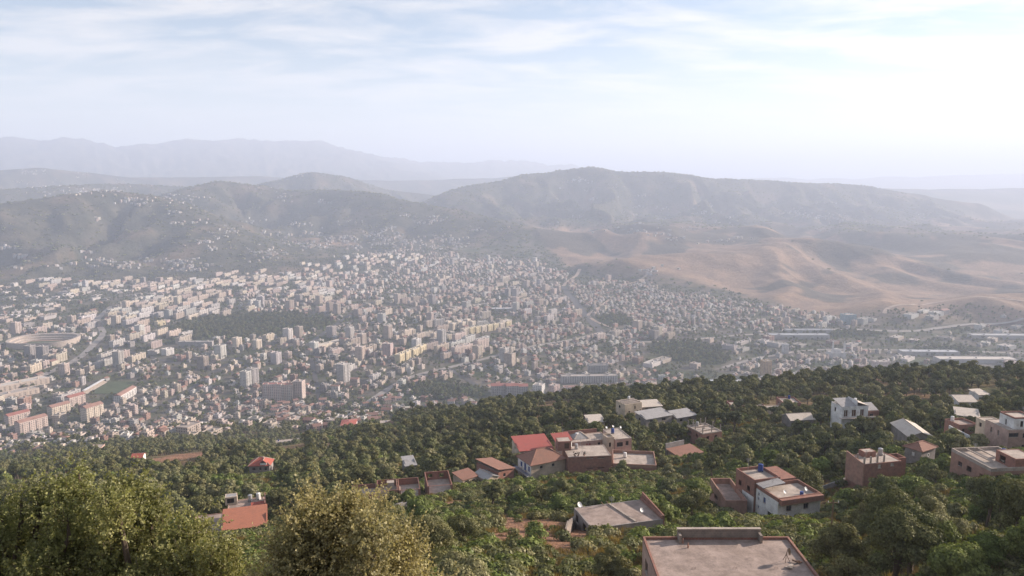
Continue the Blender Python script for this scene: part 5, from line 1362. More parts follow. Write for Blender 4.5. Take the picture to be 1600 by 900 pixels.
# stadium: an open bowl with stepped stands round a pitch
def stadium():
    c = ground_at(45, 545, y0=700)
    root = empty('stadium', (c[0], c[1] + 60, gz(c[0], c[1] + 60)), R(8))
    tag(root, 'pale oval stadium bowl with stepped stands at the edge of town', 'stadium')
    n = 48
    def ringpt(a, b, t): return (a * math.copysign(abs(math.cos(t)) ** 0.75, math.cos(t)), b * math.copysign(abs(math.sin(t)) ** 0.75, math.sin(t)))
    for (i, (a0, b0, z0, a1, b1, z1)) in enumerate(((55, 40, 0.5, 62, 47, 4), (62, 47, 4, 70, 55, 8.5), (70, 55, 8.5, 77, 62, 14))):
        mb = MB()
        for k in range(n):
            t0, t1 = 2 * math.pi * k / n, 2 * math.pi * (k + 1) / n
            p0, p1, q0, q1 = ringpt(a0, b0, t0), ringpt(a0, b0, t1), ringpt(a1, b1, t0), ringpt(a1, b1, t1)
            mb.face((*p1, z0), (*p0, z0), (*p0, z1 - 1), (*p1, z1 - 1)); mb.face((*p0, z1 - 1), (*p1, z1 - 1), (*q1, z1), (*q0, z1))
            if i == 2: mb.face((*q0, -4), (*q1, -4), (*q1, z1), (*q0, z1))
        mb.build('stand', M['concrete_pale'], root)
    mb = MB(); mb.face(*[(*ringpt(55.5, 40.5, 2 * math.pi * k / 32), 0.6) for k in range(32)])
    mb.build('running_track', weathered('running track', (0.32, 0.20, 0.15), (0.28, 0.18, 0.14), (0.2, 0.15, 0.12), 0.05), root)
    mb = MB(); mb.box(-44, -27, 0.55, 44, 27, 0.75)
    mb.build('pitch', M['turf'], root)
    FOOT.append((root.location.x, root.location.y, 85))
M['turf'] = weathered('turf', (0.075, 0.095, 0.045), (0.065, 0.085, 0.04), (0.10, 0.10, 0.06), 0.06)
stadium()
def football_ground():
    c = ground_at(176, 606, y0=700)
    root = empty('football_pitch', (c[0], c[1], gz(c[0], c[1])), R(94))
    tag(root, 'green football pitch with a low white stand among the flats', 'pitch')
    mb = MB(); mb.box(-44, -27, -2, 44, 27, 0.9); mb.build('turf', M['turf'], root)
    mb = MB()
    for k in range(4): mb.box(-42, 29 + k * 2, -2, 42, 31 + k * 2, 1.5 + k * 1.0)
    mb.build('stand', M['concrete_pale'], root)
    mb = MB(); mb.box(-42, 37.2, 7, 42, 31, 7.3)
    mb.build('stand_roof', M['render_white'], root)
    FOOT.append((c[0], c[1], 50))
football_ground()

# districts: (column, row, mix, street angle, plot size)
DIST = [(40, 460, 'ind', 87, 36), (110, 450, 'slab', 81, 32), (190, 460, 'ind', 86, 34), (60, 500, 'ind', 77, 38), (170, 500, 'slab', 81, 34), (110, 520, 'mid', 81, 30),
        (250, 450, 'slab', 85, 30), (330, 445, 'slab', 74, 30), (420, 432, 'slab', 78, 30), (520, 420, 'slab', 80, 28), (580, 415, 'slab', 76, 28), (300, 470, 'slab', 75, 32), (400, 465, 'mid', 83, 27), (480, 455, 'slab', 71, 29),
        (560, 450, 'mid', 74, 26), (640, 440, 'mid', 68, 25), (700, 420, 'mid', 59, 25), (640, 400, 'house', 68, 22), (760, 430, 'mid', 57, 26), (830, 440, 'mid', 49, 26), (760, 460, 'mid', 57, 26), (680, 470, 'mid', 57, 26), (600, 485, 'mid', 63, 27),
        (560, 510, 'mid', 74, 27), (620, 530, 'mid', 65, 29), (700, 530, 'slab', 59, 32), (780, 510, 'mid', 46, 28), (850, 480, 'mid', 53, 26), (840, 530, 'house', 43, 21), (760, 560, 'mid', 57, 27), (860, 560, 'house', 48, 20), (930, 550, 'house', 41, 20), (980, 520, 'mid', 45, 25),
        (960, 470, 'house', 40, 20), (1040, 475, 'house', 44, 19), (1120, 480, 'house', 48, 20), (1050, 500, 'house', 38, 20), (1160, 505, 'house', 42, 21), (1240, 500, 'mid', 47, 26), (1150, 540, 'ind', 48, 36), (1060, 570, 'ind', 48, 40), (1250, 560, 'mid', 42, 24), (1240, 580, 'house', 47, 19), (1330, 560, 'house', 46, 23),
        (1400, 500, 'ind', 40, 40), (1500, 500, 'ind', 34, 46), (1450, 540, 'ind', 44, 44), (1560, 560, 'ind', 33, 46), (1420, 580, 'ind', 45, 38), (1560, 590, 'ind', 33, 40), (1250, 540, 'ind', 42, 42),
        (20, 570, 'mid', 82, 32), (100, 570, 'mid', 86, 32), (170, 560, 'slab', 81, 34), (230, 580, 'house', 80, 20), (300, 570, 'mid', 75, 27), (380, 570, 'mid', 78, 26), (450, 560, 'mid', 72, 27), (340, 600, 'house', 84, 20), (420, 595, 'mid', 72, 25), (270, 620, 'house', 75, 20), (520, 600, 'mid', 80, 26), (560, 580, 'mid', 74, 26), (610, 590, 'mid', 72, 27), (680, 590, 'house', 57, 25),
        (20, 640, 'mid', 82, 30), (100, 640, 'slab', 86, 36), (200, 650, 'house', 81, 20), (300, 650, 'house', 75, 19), (40, 690, 'house', 87, 20), (160, 680, 'house', 86, 20), (370, 640, 'house', 83, 20), (480, 640, 'house', 71, 22), (600, 630, 'house', 63, 30), (720, 600, 'house', 48, 30), (1000, 590, 'house', 49, 34), (560, 655, 'house', 74, 34)]
DP = np.array([on_level(a, b, -398)[:2] for (a, b, *_k) in DIST])
TOP = ([0, 100, 150, 230, 330, 400, 500, 560, 640, 700, 760, 830, 880, 905, 960, 1010, 1080, 1150, 1250, 1330, 1400, 1500, 1600], [446, 432, 440, 437, 426, 419, 409, 396, 384, 394, 405, 402, 424, 434, 440, 440, 458, 467, 489, 498, 489, 480, 488])
BOT = ([0, 150, 330, 420, 480, 560, 640, 760, 900, 1100, 1600], [720, 700, 688, 670, 676, 668, 646, 622, 622, 622, 618])
rng = random.Random(11); rs0 = np.random.default_rng(12)
CITY = []                                    # dicts of buildings
MIX = {'slab': [('slab', .72), ('mid', .14), ('tower', .05), ('house', .09)], 'mid': [('mid', .42), ('house', .47), ('slab', .07), ('tower', .04)], 'house': [('house', .9), ('mid', .1)], 'ind': [('hall', .42), ('house', .33), ('mid', .25)]}
WPICK = {'slab': ['white', 'white', 'cream', 'cream', 'pale pink', 'beige'], 'mid': ['white', 'cream', 'pale pink', 'pale pink', 'beige', 'beige', 'grey', 'brick red'], 'house': ['white', 'white', 'cream', 'pale pink', 'beige', 'beige', 'brick red', 'grey'], 'tower': ['white', 'pale pink', 'beige', 'grey', 'cream'], 'hall': ['grey', 'white', 'beige']}
RPICK = {'slab': ['concrete', 'pale', 'concrete', 'dark'], 'mid': ['concrete', 'concrete', 'pale', 'concrete', 'dark', 'pale', 'terracotta'], 'house': ['concrete', 'concrete', 'concrete', 'terracotta', 'pale', 'pale', 'dark'], 'tower': ['concrete', 'pale'], 'hall': ['pale', 'concrete', 'concrete', 'dark']}
for di, (a, b, mix, ang, plot) in enumerate(DIST):
    if mix in ('mid', 'house'): plot *= .86
    c, s = math.cos(R(ang)), math.sin(R(ang))
    rad = 620
    n = int(rad / plot)
    ii, jj = np.meshgrid(np.arange(-n, n + 1), np.arange(-n, n + 1))
    lu = ii.ravel() * plot * (1.75 if mix == 'slab' else 1.0); lv = jj.ravel() * plot
    lv = lv + np.floor(np.abs(lv) / (plot * 3)) * np.sign(lv) * 9          # streets
    lu = lu + np.floor(np.abs(lu) / (plot * 4)) * np.sign(lu) * 9
    X = DP[di, 0] + c * lu - s * lv; Y = DP[di, 1] + s * lu + c * lv
    near = np.argmin((X[:, None] - DP[None, :, 0]) ** 2 + (Y[:, None] - DP[None, :, 1]) ** 2, axis=1) == di
    Z = ground(X, Y); PX, PY, _d = project(X, Y, Z)
    ok = near & (PX > -60) & (PX < 1660) & (PY > np.interp(PX, *TOP) + 9 * gnoise(X / 160, Y / 160, 83) + 6 * rs0.random(X.size)) & (PY < np.interp(PX, *BOT)) & (Y > 780)
    dens = 0.79 - 0.9 * park(X, Y) - 0.12 * sstep(950, 1150, PX) - 0.5 * sstep(0.05, 0.3, fbm(X / 160, Y / 160, 81))
    if mix == 'ind': dens -= 0.22
    for x, y, z, dd, py, px in zip(X[ok], Y[ok], Z[ok], dens[ok], PY[ok], PX[ok]):
        u = rng.random()
        if rng.random() > dd: continue
        acc = 0
        for kind, pr in MIX[mix]:
            acc += pr
            if u <= acc: break
        k = plot / 26
        if kind == 'slab': w, d, h = plot * 1.75 * rng.uniform(0.72, 0.96), rng.uniform(9, 12), rng.choice((12, 15, 15, 15, 18))
        elif kind == 'tower': w, d, h = rng.uniform(15, 20), rng.uniform(14, 18), rng.choice((24, 27, 30, 33))
        elif kind == 'mid': w, d, h = plot * rng.uniform(0.42, 0.75), plot * rng.uniform(0.36, 0.55), rng.choice((6, 9, 9, 12, 12, 15))
        elif kind == 'hall': w, d, h = plot * rng.uniform(0.7, 1.2), plot * rng.uniform(0.35, 0.6), rng.choice((6, 7, 9))
        else: w, d, h = rng.uniform(8, 13), rng.uniform(7, 11), rng.choice((3, 4, 6, 6, 6, 9))
        if math.hypot(x, y) > 2600 and kind != 'house': h *= .78
        wn_ = rng.choice(WPICK[kind]); rn_ = rng.choice(RPICK[kind])
        x += rng.uniform(-2, 2); y += rng.uniform(-2, 2)
        if any((x - fx) ** 2 + (y - fy) ** 2 < (fr + w * 0.4) ** 2 for fx, fy, fr in FOOT): continue
        if on_road(x, y, min(w, d) * .55 + 2): continue
        CITY.append(dict(x=x, y=y, z=z, w=w, d=d, h=h, yaw=ang + rng.uniform(-4, 4) + (90 if rng.random() < 0.15 and kind != 'slab' else 0), kind=kind, wall=wn_, roof=rn_, px=px, py=py))
# scattered houses where the town thins out on the lower slope
for (px, py, rx, ry, n) in ((470, 660, 60, 14, 26), (600, 650, 50, 14, 18), (560, 630, 70, 10, 20), (700, 628, 40, 8, 14), (1000, 600, 80, 10, 16), (440, 640, 60, 12, 30), (890, 595, 40, 6, 10)):
    for _ in range(n):
        p = ground_at(px + rng.uniform(-rx, rx), py + rng.uniform(-ry, ry), y0=640)
        if p[1] > 2000: continue
        CITY.append(dict(x=p[0], y=p[1], z=p[2], w=rng.uniform(9, 14), d=rng.uniform(8, 11), h=rng.choice((4, 6, 7)), yaw=rng.uniform(-20, 40), kind='house', wall=rng.choice(WPICK['house']), roof=rng.choice(('terracotta', 'concrete', 'pale', 'terracotta')), px=px, py=py))
for b_ in CITY:
    b_['size'] = max(b_['w'], b_['d']) * b_['h'] / math.hypot(b_['x'], b_['y']) ** 2
LMARK = [('the stadium', 45, 530), ('the football pitch', 170, 606), ('the factory halls', 30, 610), ('the wooded park', 395, 508), ('the red-roofed ten-storey pair', 436, 627), ('the lone grey tower', 537, 596), ('the yellow stepped row', 640, 558), ('the finned institution', 921, 598),
         ('the broad avenue', 905, 480), ('the ochre tower', 1198, 588), ('the twin minarets', 1310, 560), ('the dry hills', 1150, 475), ('the far end of town', 600, 405), ('the depot halls', 1480, 560), ('the wood edge', 720, 625), ('the market hall', 787, 487), ('the lower slope', 330, 680), ('the olive slope', 80, 700)]
LMP = np.array([on_level(a, b, -398)[:2] for (_t, a, b) in LMARK])
def near_mark(x, y):
    o_ = np.argsort(((LMP - (x, y)) ** 2).sum(1))
    return 'between %s and %s' % (LMARK[int(o_[0])][0], LMARK[int(o_[1])][0])
STOREY = {1: 'one-storey', 2: 'two-storey', 3: 'three-storey', 4: 'four-storey', 5: 'five-storey', 6: 'six-storey', 8: 'eight-storey', 9: 'nine-storey', 10: 'ten-storey', 11: 'eleven-storey', 13: 'thirteen-storey'}
NAMES = {'slab': ('apartment_block', 'flats', 'slab of flats'), 'tower': ('apartment_tower', 'tower', 'tower of flats'), 'mid': ('town_building', 'building', 'town building'), 'house': ('town_house', 'house', 'house'), 'hall': ('industrial_hall', 'hall', 'low hall')}
singles = set()
for kinds, cap in ((('slab', 'tower'), 290), (('mid',), 290), (('house',), 290), (('hall',), 150)):
    idx = sorted((i for i, b_ in enumerate(CITY) if b_['kind'] in kinds), key=lambda i: -CITY[i]['size'])
    singles |= set(idx[:cap])
bulk = TB()
for i, b_ in enumerate(CITY):
    wall = vary(W_[b_['wall']], rng); roof = vary(R_[b_['roof']], rng)
    pitched = b_['roof'] in ('red', 'terracotta') and b_['kind'] != 'tower'
    if b_['kind'] == 'house' and not pitched and b_['roof'] == 'concrete' and rng.random() < .3: roof = vary(R_['terracotta'], rng) if False else roof
    win = 0.25 if b_['kind'] == 'hall' else 1.0
    if i in singles:
        tb = TB()
        building(tb, b_['w'], b_['d'], b_['h'], wall, roof, rng, 1, None, pitched, None, win)
        nm, cat, words = NAMES[b_['kind']]
        o = link(bpy.data.objects.new(nm, tb.mesh(nm)))
        o.location = (b_['x'], b_['y'], b_['z']); o.rotation_euler = (0, 0, R(b_['yaw']))
        st = STOREY.get(int(round(b_['h'] / 3)), 'low')
        roofw = {'concrete': 'flat grey roof', 'dark': 'flat dark roof', 'red': 'red pitched roof', 'pale': 'flat pale roof', 'terracotta': 'terracotta pitched roof'}[b_['roof']]
        lab = '%s %s %s, %s, %s' % (b_['wall'], st, words, roofw, near_mark(b_['x'], b_['y']))
        if len(lab.replace('-', ' ').split()) > 16: lab = lab.split(' and the ')[0].replace('between', 'near')
        tag(o, lab, cat, 'town: ' + lab)
    else:
        c, s = math.cos(R(b_['yaw'])), math.sin(R(b_['yaw']))
        T = lambda p, c=c, s=s, x=b_['x'], y=b_['y']: (x + c * p[0] - s * p[1], y + s * p[0] + c * p[1])
        building(bulk, b_['w'], b_['d'], b_['h'], wall, roof, rng, 0, T, pitched, None, win, zoff=b_['z'])
o = link(bpy.data.objects.new('distant_town_buildings', bulk.mesh('distant_town_buildings')))
tag(o, 'dense mass of small pale buildings filling the far town', None, None, 'stuff')

# villages and lone houses on the hills beyond
vill = TB(); nv = 0
VILL = [(150, 300, 90, 6, 130), (300, 308, 60, 5, 60), (370, 272, 120, 4, 110), (500, 275, 70, 4, 40), (200, 320, 140, 25, 120), (340, 370, 60, 25, 110), (430, 355, 90, 22, 60), (60, 268, 110, 6, 60), (100, 285, 150, 10, 90),
        (450, 305, 80, 12, 60), (250, 415, 110, 14, 170), (120, 410, 120, 14, 90), (30, 400, 60, 20, 40), (540, 375, 60, 12, 150), (600, 372, 60, 16, 170), (660, 385, 60, 14, 150), (620, 350, 90, 14, 50), (650, 340, 80, 16, 40), (400, 400, 60, 12, 70),
        (900, 282, 30, 6, 40), (960, 310, 80, 25, 60), (1000, 330, 120, 25, 90), (1080, 345, 140, 14, 90), (1290, 338, 40, 7, 130), (1200, 330, 120, 14, 70), (1020, 365, 120, 12, 90), (760, 330, 80, 30, 30), (1130, 375, 60, 6, 40), (1005, 425, 20, 6, 40), (1400, 350, 160, 18, 40), (700, 375, 60, 10, 60), (480, 385, 70, 10, 90)]
for (px, py, rx, ry, n) in VILL:
    hubs = [(px + rng.gauss(0, .5) * rx, py + rng.gauss(0, .5) * ry) for _ in range(max(2, n // 11))]
    for _ in range(int(n * .6)):
        hx_, hy_ = rng.choice(hubs); sp_ = 1.0 if rng.random() < .75 else 3.0
        qx, qy = hx_ + rng.gauss(0, 7) * sp_, hy_ + rng.gauss(0, 1.3) * sp_
        p = ground_at(qx, qy, y0=1800)
        if p[1] > 11000 or (p[1] < 2500): continue
        w, d, h = rng.uniform(8, 13), rng.uniform(8, 11), rng.choice((4, 6, 6, 9))
        yaw = rng.uniform(-40, 40); c, s = math.cos(R(yaw)), math.sin(R(yaw))
        T = lambda q, c=c, s=s, x=p[0], y=p[1]: (x + c * q[0] - s * q[1], y + s * q[0] + c * q[1])
        wall = vary(W_[rng.choice(('white', 'white', 'white', 'cream', 'pale pink', 'beige'))], rng); roof = vary(R_[rng.choice(('concrete', 'pale', 'terracotta'))], rng)
        vill.box(-w / 2, -d / 2, p[2] - 6, w / 2, d / 2, p[2] + h, wall, roof, 0.6, T); nv += 1
o = link(bpy.data.objects.new('hill_village_houses', vill.mesh('hill_village_houses')))
tag(o, 'sprinkled white houses and villages on the dark hills', None, None, 'stuff')
print('CITY', len(CITY), 'singles', len(singles), 'village', nv)

# ------------------------------------------------------------------ trees
def leaf_arrays(rs, n, lobes, size, up=0.2, shell=(0.66, 1.0), aspect=1.0, quad=False, jit=0.36):
    """many small leaf-clump faces through a set of lobes (centre, radii); returns V, F, tone"""
    L = np.array([(*c, *r) for c, r in lobes]); wgt = (L[:, 3] * L[:, 4] * L[:, 5]) ** (2 / 3); wgt /= wgt.sum()
    k = rs.choice(len(L), n, p=wgt)
    d = rs.normal(size=(n, 3)); d /= np.linalg.norm(d, axis=1)[:, None]
    d[:, 2] = np.where((d[:, 2] < -0.25) & (rs.random(n) < 0.6), -d[:, 2], d[:, 2])
    rr = rs.uniform(shell[0] ** 2, 1, n) ** 0.5 * shell[1] * (1 + 0.10 * rs.normal(size=n))
    P = L[k, :3] + d * L[k, 3:] * rr[:, None]
    nrm = d + jit * rs.normal(size=(n, 3)); nrm[:, 2] += up; nrm /= np.linalg.norm(nrm, axis=1)[:, None]
    a = np.cross(nrm, rs.normal(size=(n, 3))); a /= np.linalg.norm(a, axis=1)[:, None]; b = np.cross(nrm, a)
    s = size * rs.uniform(0.6, 1.45, n)[:, None]
    tone = rs.uniform(0.62, 1.35, n)
    if quad:
        V = np.stack([P - a * s * aspect, P - b * s * .5 + nrm * s * .12, P + a * s * aspect, P + b * s * .5 + nrm * s * .12], 1).reshape(-1, 3); F = np.arange(n * 4).reshape(n, 4)
        tone = np.repeat(tone, 4)
    else:
        V = np.stack([P - a * s * aspect, P + a * s * .6 * aspect + b * s * .75, P + a * s * .6 * aspect - b * s * .75], 1).reshape(-1, 3); F = np.arange(n * 3).reshape(n, 3)
        tone = np.repeat(tone, 3)
    return V, F, tone
def leaf_mesh(name, V, F, tone, mat):
    me = mesh_np(name, V, F, [mat])
    ca = me.color_attributes.new('tone', 'FLOAT_COLOR', 'POINT')
    ca.data.foreach_set('color', np.c_[tone, tone, tone, np.ones_like(tone)].astype(np.float32).ravel())
    return me
def lobes_for(rs, R0, H, kind):
    """lobes of a crown of radius R0 whose top is at H"""
    out = []
    n = {'olive': 9, 'fig': 11, 'oak': 12, 'pine': 9}[kind]
    cz = H - R0 * (0.72 if kind != 'pine' else 1.0)
    ex, ey = rs.uniform(.8, 1.25), rs.uniform(.8, 1.25)
    for i in range(n):
        t = i * 2.399 + rs.uniform(-.4, .4); q = math.sqrt((i + .4) / n)
        r = R0 * rs.uniform(0.20, 0.46) * (1.15 - 0.25 * q)
        q *= rs.uniform(.75, 1.2)
        x, y = math.cos(t) * q * R0 * .76 * ex, math.sin(t) * q * R0 * .76 * ey
        z = cz + R0 * (0.38 - 0.62 * q * q) * rs.uniform(.6, 1.25) + rs.uniform(-.22, .26) * R0
        if kind == 'pine': z = cz + R0 * rs.uniform(-.7, .9) * (1 - q)
        out.append(((x, y, z), (r, r, r * rs.uniform(.72, .95))))
    out.append(((0, 0, cz - .1 * R0), (R0 * .55, R0 * .55, R0 * .5)))
    return out
def trunk_mesh(name, rs, H, R0, lobes):
    mb = MB()
    fork = H * .36; r0 = .05 * H * .7
    mb.tube([(0, 0, -.6), (.03 * H, .0, fork * .5), (0, .02 * H, fork)], [r0 * 1.3, r0, r0 * .8], 6)
    for c, r in lobes[:5]:
        mb.tube([(0, .02 * H, fork * .9), (c[0] * .45, c[1] * .45, fork + (c[2] - fork) * .55), (c[0] * .9, c[1] * .9, c[2])], [r0 * .6, r0 * .4, r0 * .15], 5, False)
    o = mb.build(name, M['bark'], None)
    me = o.data; bpy.data.objects.remove(o)
    return me
SPEC = {'olive': dict(mat='leaf_olive', H=(4.2, 5.6), R=(2.2, 2.9), asp=1.15), 'fig': dict(mat='leaf_fig', H=(3.6, 5.0), R=(2.3, 3.0), asp=.95), 'oak': dict(mat='leaf_oak', H=(5.5, 7.5), R=(2.6, 3.6), asp=1.0), 'pine': dict(mat='leaf_pine', H=(7, 9), R=(2.2, 2.8), asp=1.2)}
PROTO = {}
rs = np.random.default_rng(5)
for sp, q in SPEC.items():
    for lod, n, size in (('xhi', 15000, .088), ('hi', 6500, .145), ('mid', 2300, .25), ('lo', 620, .46)):
        for k in range(3 if 'hi' in lod else 4):
            H = rs.uniform(*q['H']); R0 = rs.uniform(*q['R'])
            lb = lobes_for(rs, R0, H, sp)
            V, F, t = leaf_arrays(rs, n, lb, size * (1.25 if sp == 'fig' else 1.0), aspect=q['asp'])
            PROTO[sp, lod, k] = (leaf_mesh('crown', V, F, t, M[q['mat']]), trunk_mesh('trunk', rs, H, R0, lb), H, R0)
# where trees stand on the near slope
rng = random.Random(4)
step = 5.3
gx, gy = np.meshgrid(np.arange(-700, 720, step), np.arange(46, 1250, step))
X = gx.ravel() + rs.uniform(-2.3, 2.3, gx.size); Y = gy.ravel() + rs.uniform(-2.3, 2.3, gx.size)
Z = ground(X, Y); PX, PY, DEP = project(X, Y, Z + 3)
rr = np.hypot(X, Y)
ok = (PX > -70) & (PX < 1670) & (PY < 960) & (rr < 1230)
dens = np.where(rr < 220, .52, .80) + .45 * fbm(X / 34, Y / 34, 91) - .62 * sstep(.02, .32, fbm(X / 62, Y / 62, 93))
dens = dens - .98 * clearing(X, Y, 1.35)
dens = np.where(rr > 800, dens * .75, dens) + np.where((PX > 1240) & (rr < 190), .22, 0)
ok &= rs.random(X.size) < dens
# only where the land can be seen (or just behind its edge)
vis = np.ones(X.size, bool)
gzs = []
for f_ in np.linspace(.35, .97, 40):
    vis &= ground(X * f_, Y * f_) < (Z + 7) * f_ + 1.0
ok &= vis
TREES = []
for x, y, z, px, py, dep, r in zip(X[ok], Y[ok], Z[ok], PX[ok], PY[ok], DEP[ok], rr[ok]):
    bad = False
    for (hx, hy, hr, _s, a, u, v, w, d) in HOUSES:
        if (x - hx) ** 2 + (y - hy) ** 2 < (hr + 4) ** 2:
            q = np.array([x, y]) - a; i, j = q @ u, q @ v
            if -2.2 < i < w + 2.2 and -2.4 < j < d + 2.2: bad = True; break
    if bad: continue
    if r > 620:
        if any((x - b_['x']) ** 2 + (y - b_['y']) ** 2 < (max(b_['w'], b_['d']) * .6 + 2) ** 2 for b_ in CITY if abs(b_['x'] - x) < 40 and abs(b_['y'] - y) < 40): continue
    # kind by place: figs and broadleaf gardens round the houses, olives on the open slope, oak and pine wood on the ridge
    n1 = float(fbm(np.array([x / 45]), np.array([y / 45]), 95)[0]); u_ = rng.random()
    wood = px > 640 and r > 250 + 60 * n1
    if r < 185: sp = 'fig' if (u_ < .58 + n1) else ('oak' if u_ < .82 else 'olive')
    elif wood: sp = 'oak' if u_ < .5 else ('pine' if u_ < .62 else 'olive')
    else: sp = 'olive' if u_ < .58 - n1 else ('oak' if u_ < .85 else 'fig')
    sc = (rng.uniform(.5, 1.0) if rng.random() < .4 else rng.uniform(.85, 1.32)) * (1.0 if r > 150 else .93)
    if px > 1250 and r < 170 and rng.random() < .35: sp, sc = 'oak', rng.uniform(1.0, 1.35)
    # keep the house fronts in view: a tree that would stand before one is kept low or left out
    H = SPEC[sp]['H'][1] * sc; hw = SPEC[sp]['R'][1] * sc * F_PX / dep * .8
    top = py + 3 * F_PX / dep - H * F_PX / dep
    for (x0, y0, x1, y1, D) in SIGHT:
        if dep < D + 3 and px + hw > x0 and px - hw < x1 and top < y1 - 4 and py + 3 * F_PX / dep > y0:
            k = (py + 3 * F_PX / dep - (y1 - 6)) / max(1e-3, H * F_PX / dep)
            if k < (.62 if D not in (119, 420) else .85): bad = True; break
            sc *= min(1, k)
    if bad: continue
    TREES.append((x, y, z, sp, sc, px, py, dep))
order = sorted(range(len(TREES)), key=lambda i: -TREES[i][4] * SPEC[TREES[i][3]]['R'][1] / TREES[i][7])
seen = [i for i in order if -20 < TREES[i][5] < 1620 and TREES[i][6] - 3 * F_PX / TREES[i][7] < 905]
single = set(seen[:300])
rank = {i: k for k, i in enumerate(seen[:300])}
CROWN_WORDS = {'olive': ('olive_tree', 'grey-green olive tree'), 'fig': ('fig_tree', 'bright green fig tree'), 'oak': ('oak_tree', 'dark green oak'), 'pine': ('pine_tree', 'tall dark pine')}
def place_words(x, y, dep):
    best = min(HOUSES, key=lambda q: (q[0] - x) ** 2 + (q[1] - y) ** 2)
    dd = math.hypot(best[0] - x, best[1] - y) - best[2]
    if y < best[1] - best[2] * .6 and dd > 4: rel = 'below' if gz(x, y) < gz(best[0], best[1]) else 'uphill from'
    else: rel = 'close beside' if dd < 6 else 'near'
    if y >= best[1] - best[2] * .6 and gz(x, y) < gz(best[0], best[1]) - 2: rel = 'downhill from'
    if dd > 45: return 'far out on the slope beyond ' + best[3]
    two = sorted(((q[0] - x) ** 2 + (q[1] - y) ** 2, q[3]) for q in HOUSES if q[3] != best[3])[0]
    if math.sqrt(two[0]) < 70 and dd > 3 and len((best[3] + ' ' + two[1]).replace('-', ' ').split()) < 9: return 'between %s and %s' % (best[3], two[1])
    return rel + ' ' + best[3]
for i in single:
    x, y, z, sp, sc, px, py, dep = TREES[i]
    lod = 'xhi' if rank[i] < 34 else ('hi' if rank[i] < 100 else 'mid')
    k = rng.randrange(3 if 'hi' in lod else 4)
    cm, tm, H, R0 = PROTO[sp, lod, k]
    nm, words = CROWN_WORDS[sp]
    t = empty(nm, (x, y, z - .1), rng.uniform(0, 6.28)); t.scale = (sc * rng.uniform(.9, 1.1), sc * rng.uniform(.9, 1.1), sc)
    size = ['very small ', 'small ', '', 'large ', 'very large '][int(np.searchsorted([.68, .82, 1.02, 1.14], sc))]
    lab = size + words + ' ' + place_words(x, y, dep)
    tag(t, lab, 'tree', lab)
    link(bpy.data.objects.new('crown', cm), t); link(bpy.data.objects.new('trunk', tm), t)
print('TREES', len(TREES))
# everything beyond those: one mass of trees each for slope, town and far hills
def scatter(name, label, pts, protos, smooth=False):
    """pts: (x, y, z, rot, scale, index); instances of the prototype meshes on points"""
    pc = bpy.data.collections.new(name + '_kinds')
    for k, me in enumerate(protos):
        pc.objects.link(bpy.data.objects.new('%s_kind_%02d' % (name, k), me))
    A = np.array(pts, float)
    me = bpy.data.meshes.new(name); me.vertices.add(len(A)); me.vertices.foreach_set('co', A[:, :3].astype(np.float32).ravel())
    for nm, col, ty in (('rot', 3, 'FLOAT'), ('scl', 4, 'FLOAT')):
        at = me.attributes.new(nm, ty, 'POINT'); at.data.foreach_set('value', A[:, col].astype(np.float32))
    at = me.attributes.new('idx', 'INT', 'POINT'); at.data.foreach_set('value', A[:, 5].astype(np.int32))
    o = link(bpy.data.objects.new(name, me)); tag(o, label, None, None, 'stuff')
    ng = bpy.data.node_groups.new(name, 'GeometryNodeTree')
    ng.interface.new_socket('Geometry', in_out='INPUT', socket_type='NodeSocketGeometry'); ng.interface.new_socket('Geometry', in_out='OUTPUT', socket_type='NodeSocketGeometry')
    gi, go = ng.nodes.new('NodeGroupInput'), ng.nodes.new('NodeGroupOutput')
    ci = ng.nodes.new('GeometryNodeCollectionInfo'); ci.inputs['Collection'].default_value = pc; ci.inputs['Separate Children'].default_value = True; ci.inputs['Reset Children'].default_value = True
    ip = ng.nodes.new('GeometryNodeInstanceOnPoints'); ip.inputs['Pick Instance'].default_value = True
    def attr(nm, ty):
        a = ng.nodes.new('GeometryNodeInputNamedAttribute'); a.data_type = ty; a.inputs['Name'].default_value = nm; return a.outputs['Attribute']
    cx = ng.nodes.new('ShaderNodeCombineXYZ'); ng.links.new(attr('rot', 'FLOAT'), cx.inputs['Z'])
    ng.links.new(gi.outputs[0], ip.inputs['Points']); ng.links.new(ci.outputs[0], ip.inputs['Instance']); ng.links.new(attr('idx', 'INT'), ip.inputs['Instance Index'])
    ng.links.new(cx.outputs[0], ip.inputs['Rotation']); ng.links.new(attr('scl', 'FLOAT'), ip.inputs['Scale']); ng.links.new(ip.outputs[0], go.inputs[0])
    md = o.modifiers.new('scatter', 'NODES'); md.node_group = ng
    return o
def joined(cm, tm):
    """crown and trunk of a prototype as one mesh with two materials"""
    a = np.empty(len(cm.vertices) * 3, np.float32); cm.vertices.foreach_get('co', a)
    b = np.empty(len(tm.vertices) * 3, np.float32); tm.vertices.foreach_get('co', b)
    fa = [tuple(p.vertices) for p in cm.polygons]; n = len(a) // 3
    fb = [tuple(v_ + n for v_ in p.vertices) for p in tm.polygons]
    me = bpy.data.meshes.new('tree_kind'); me.from_pydata(np.r_[a, b].reshape(-1, 3).tolist(), [], fa + fb)
    me.materials.append(cm.materials[0]); me.materials.append(tm.materials[0])
    me.polygons.foreach_set('material_index', np.r_[np.zeros(len(fa), np.int32), np.ones(len(fb), np.int32)])
    tn = np.empty(n * 4, np.float32); cm.color_attributes['tone'].data.foreach_get('color', tn)
    ca = me.color_attributes.new('tone', 'FLOAT_COLOR', 'POINT'); ca.data.foreach_set('color', np.r_[tn, np.ones(4 * (len(b) // 3), np.float32)])
    return me
kinds = list(SPEC)
mid_protos = [joined(*PROTO[sp, 'mid', k][:2]) for sp in kinds for k in range(4)]
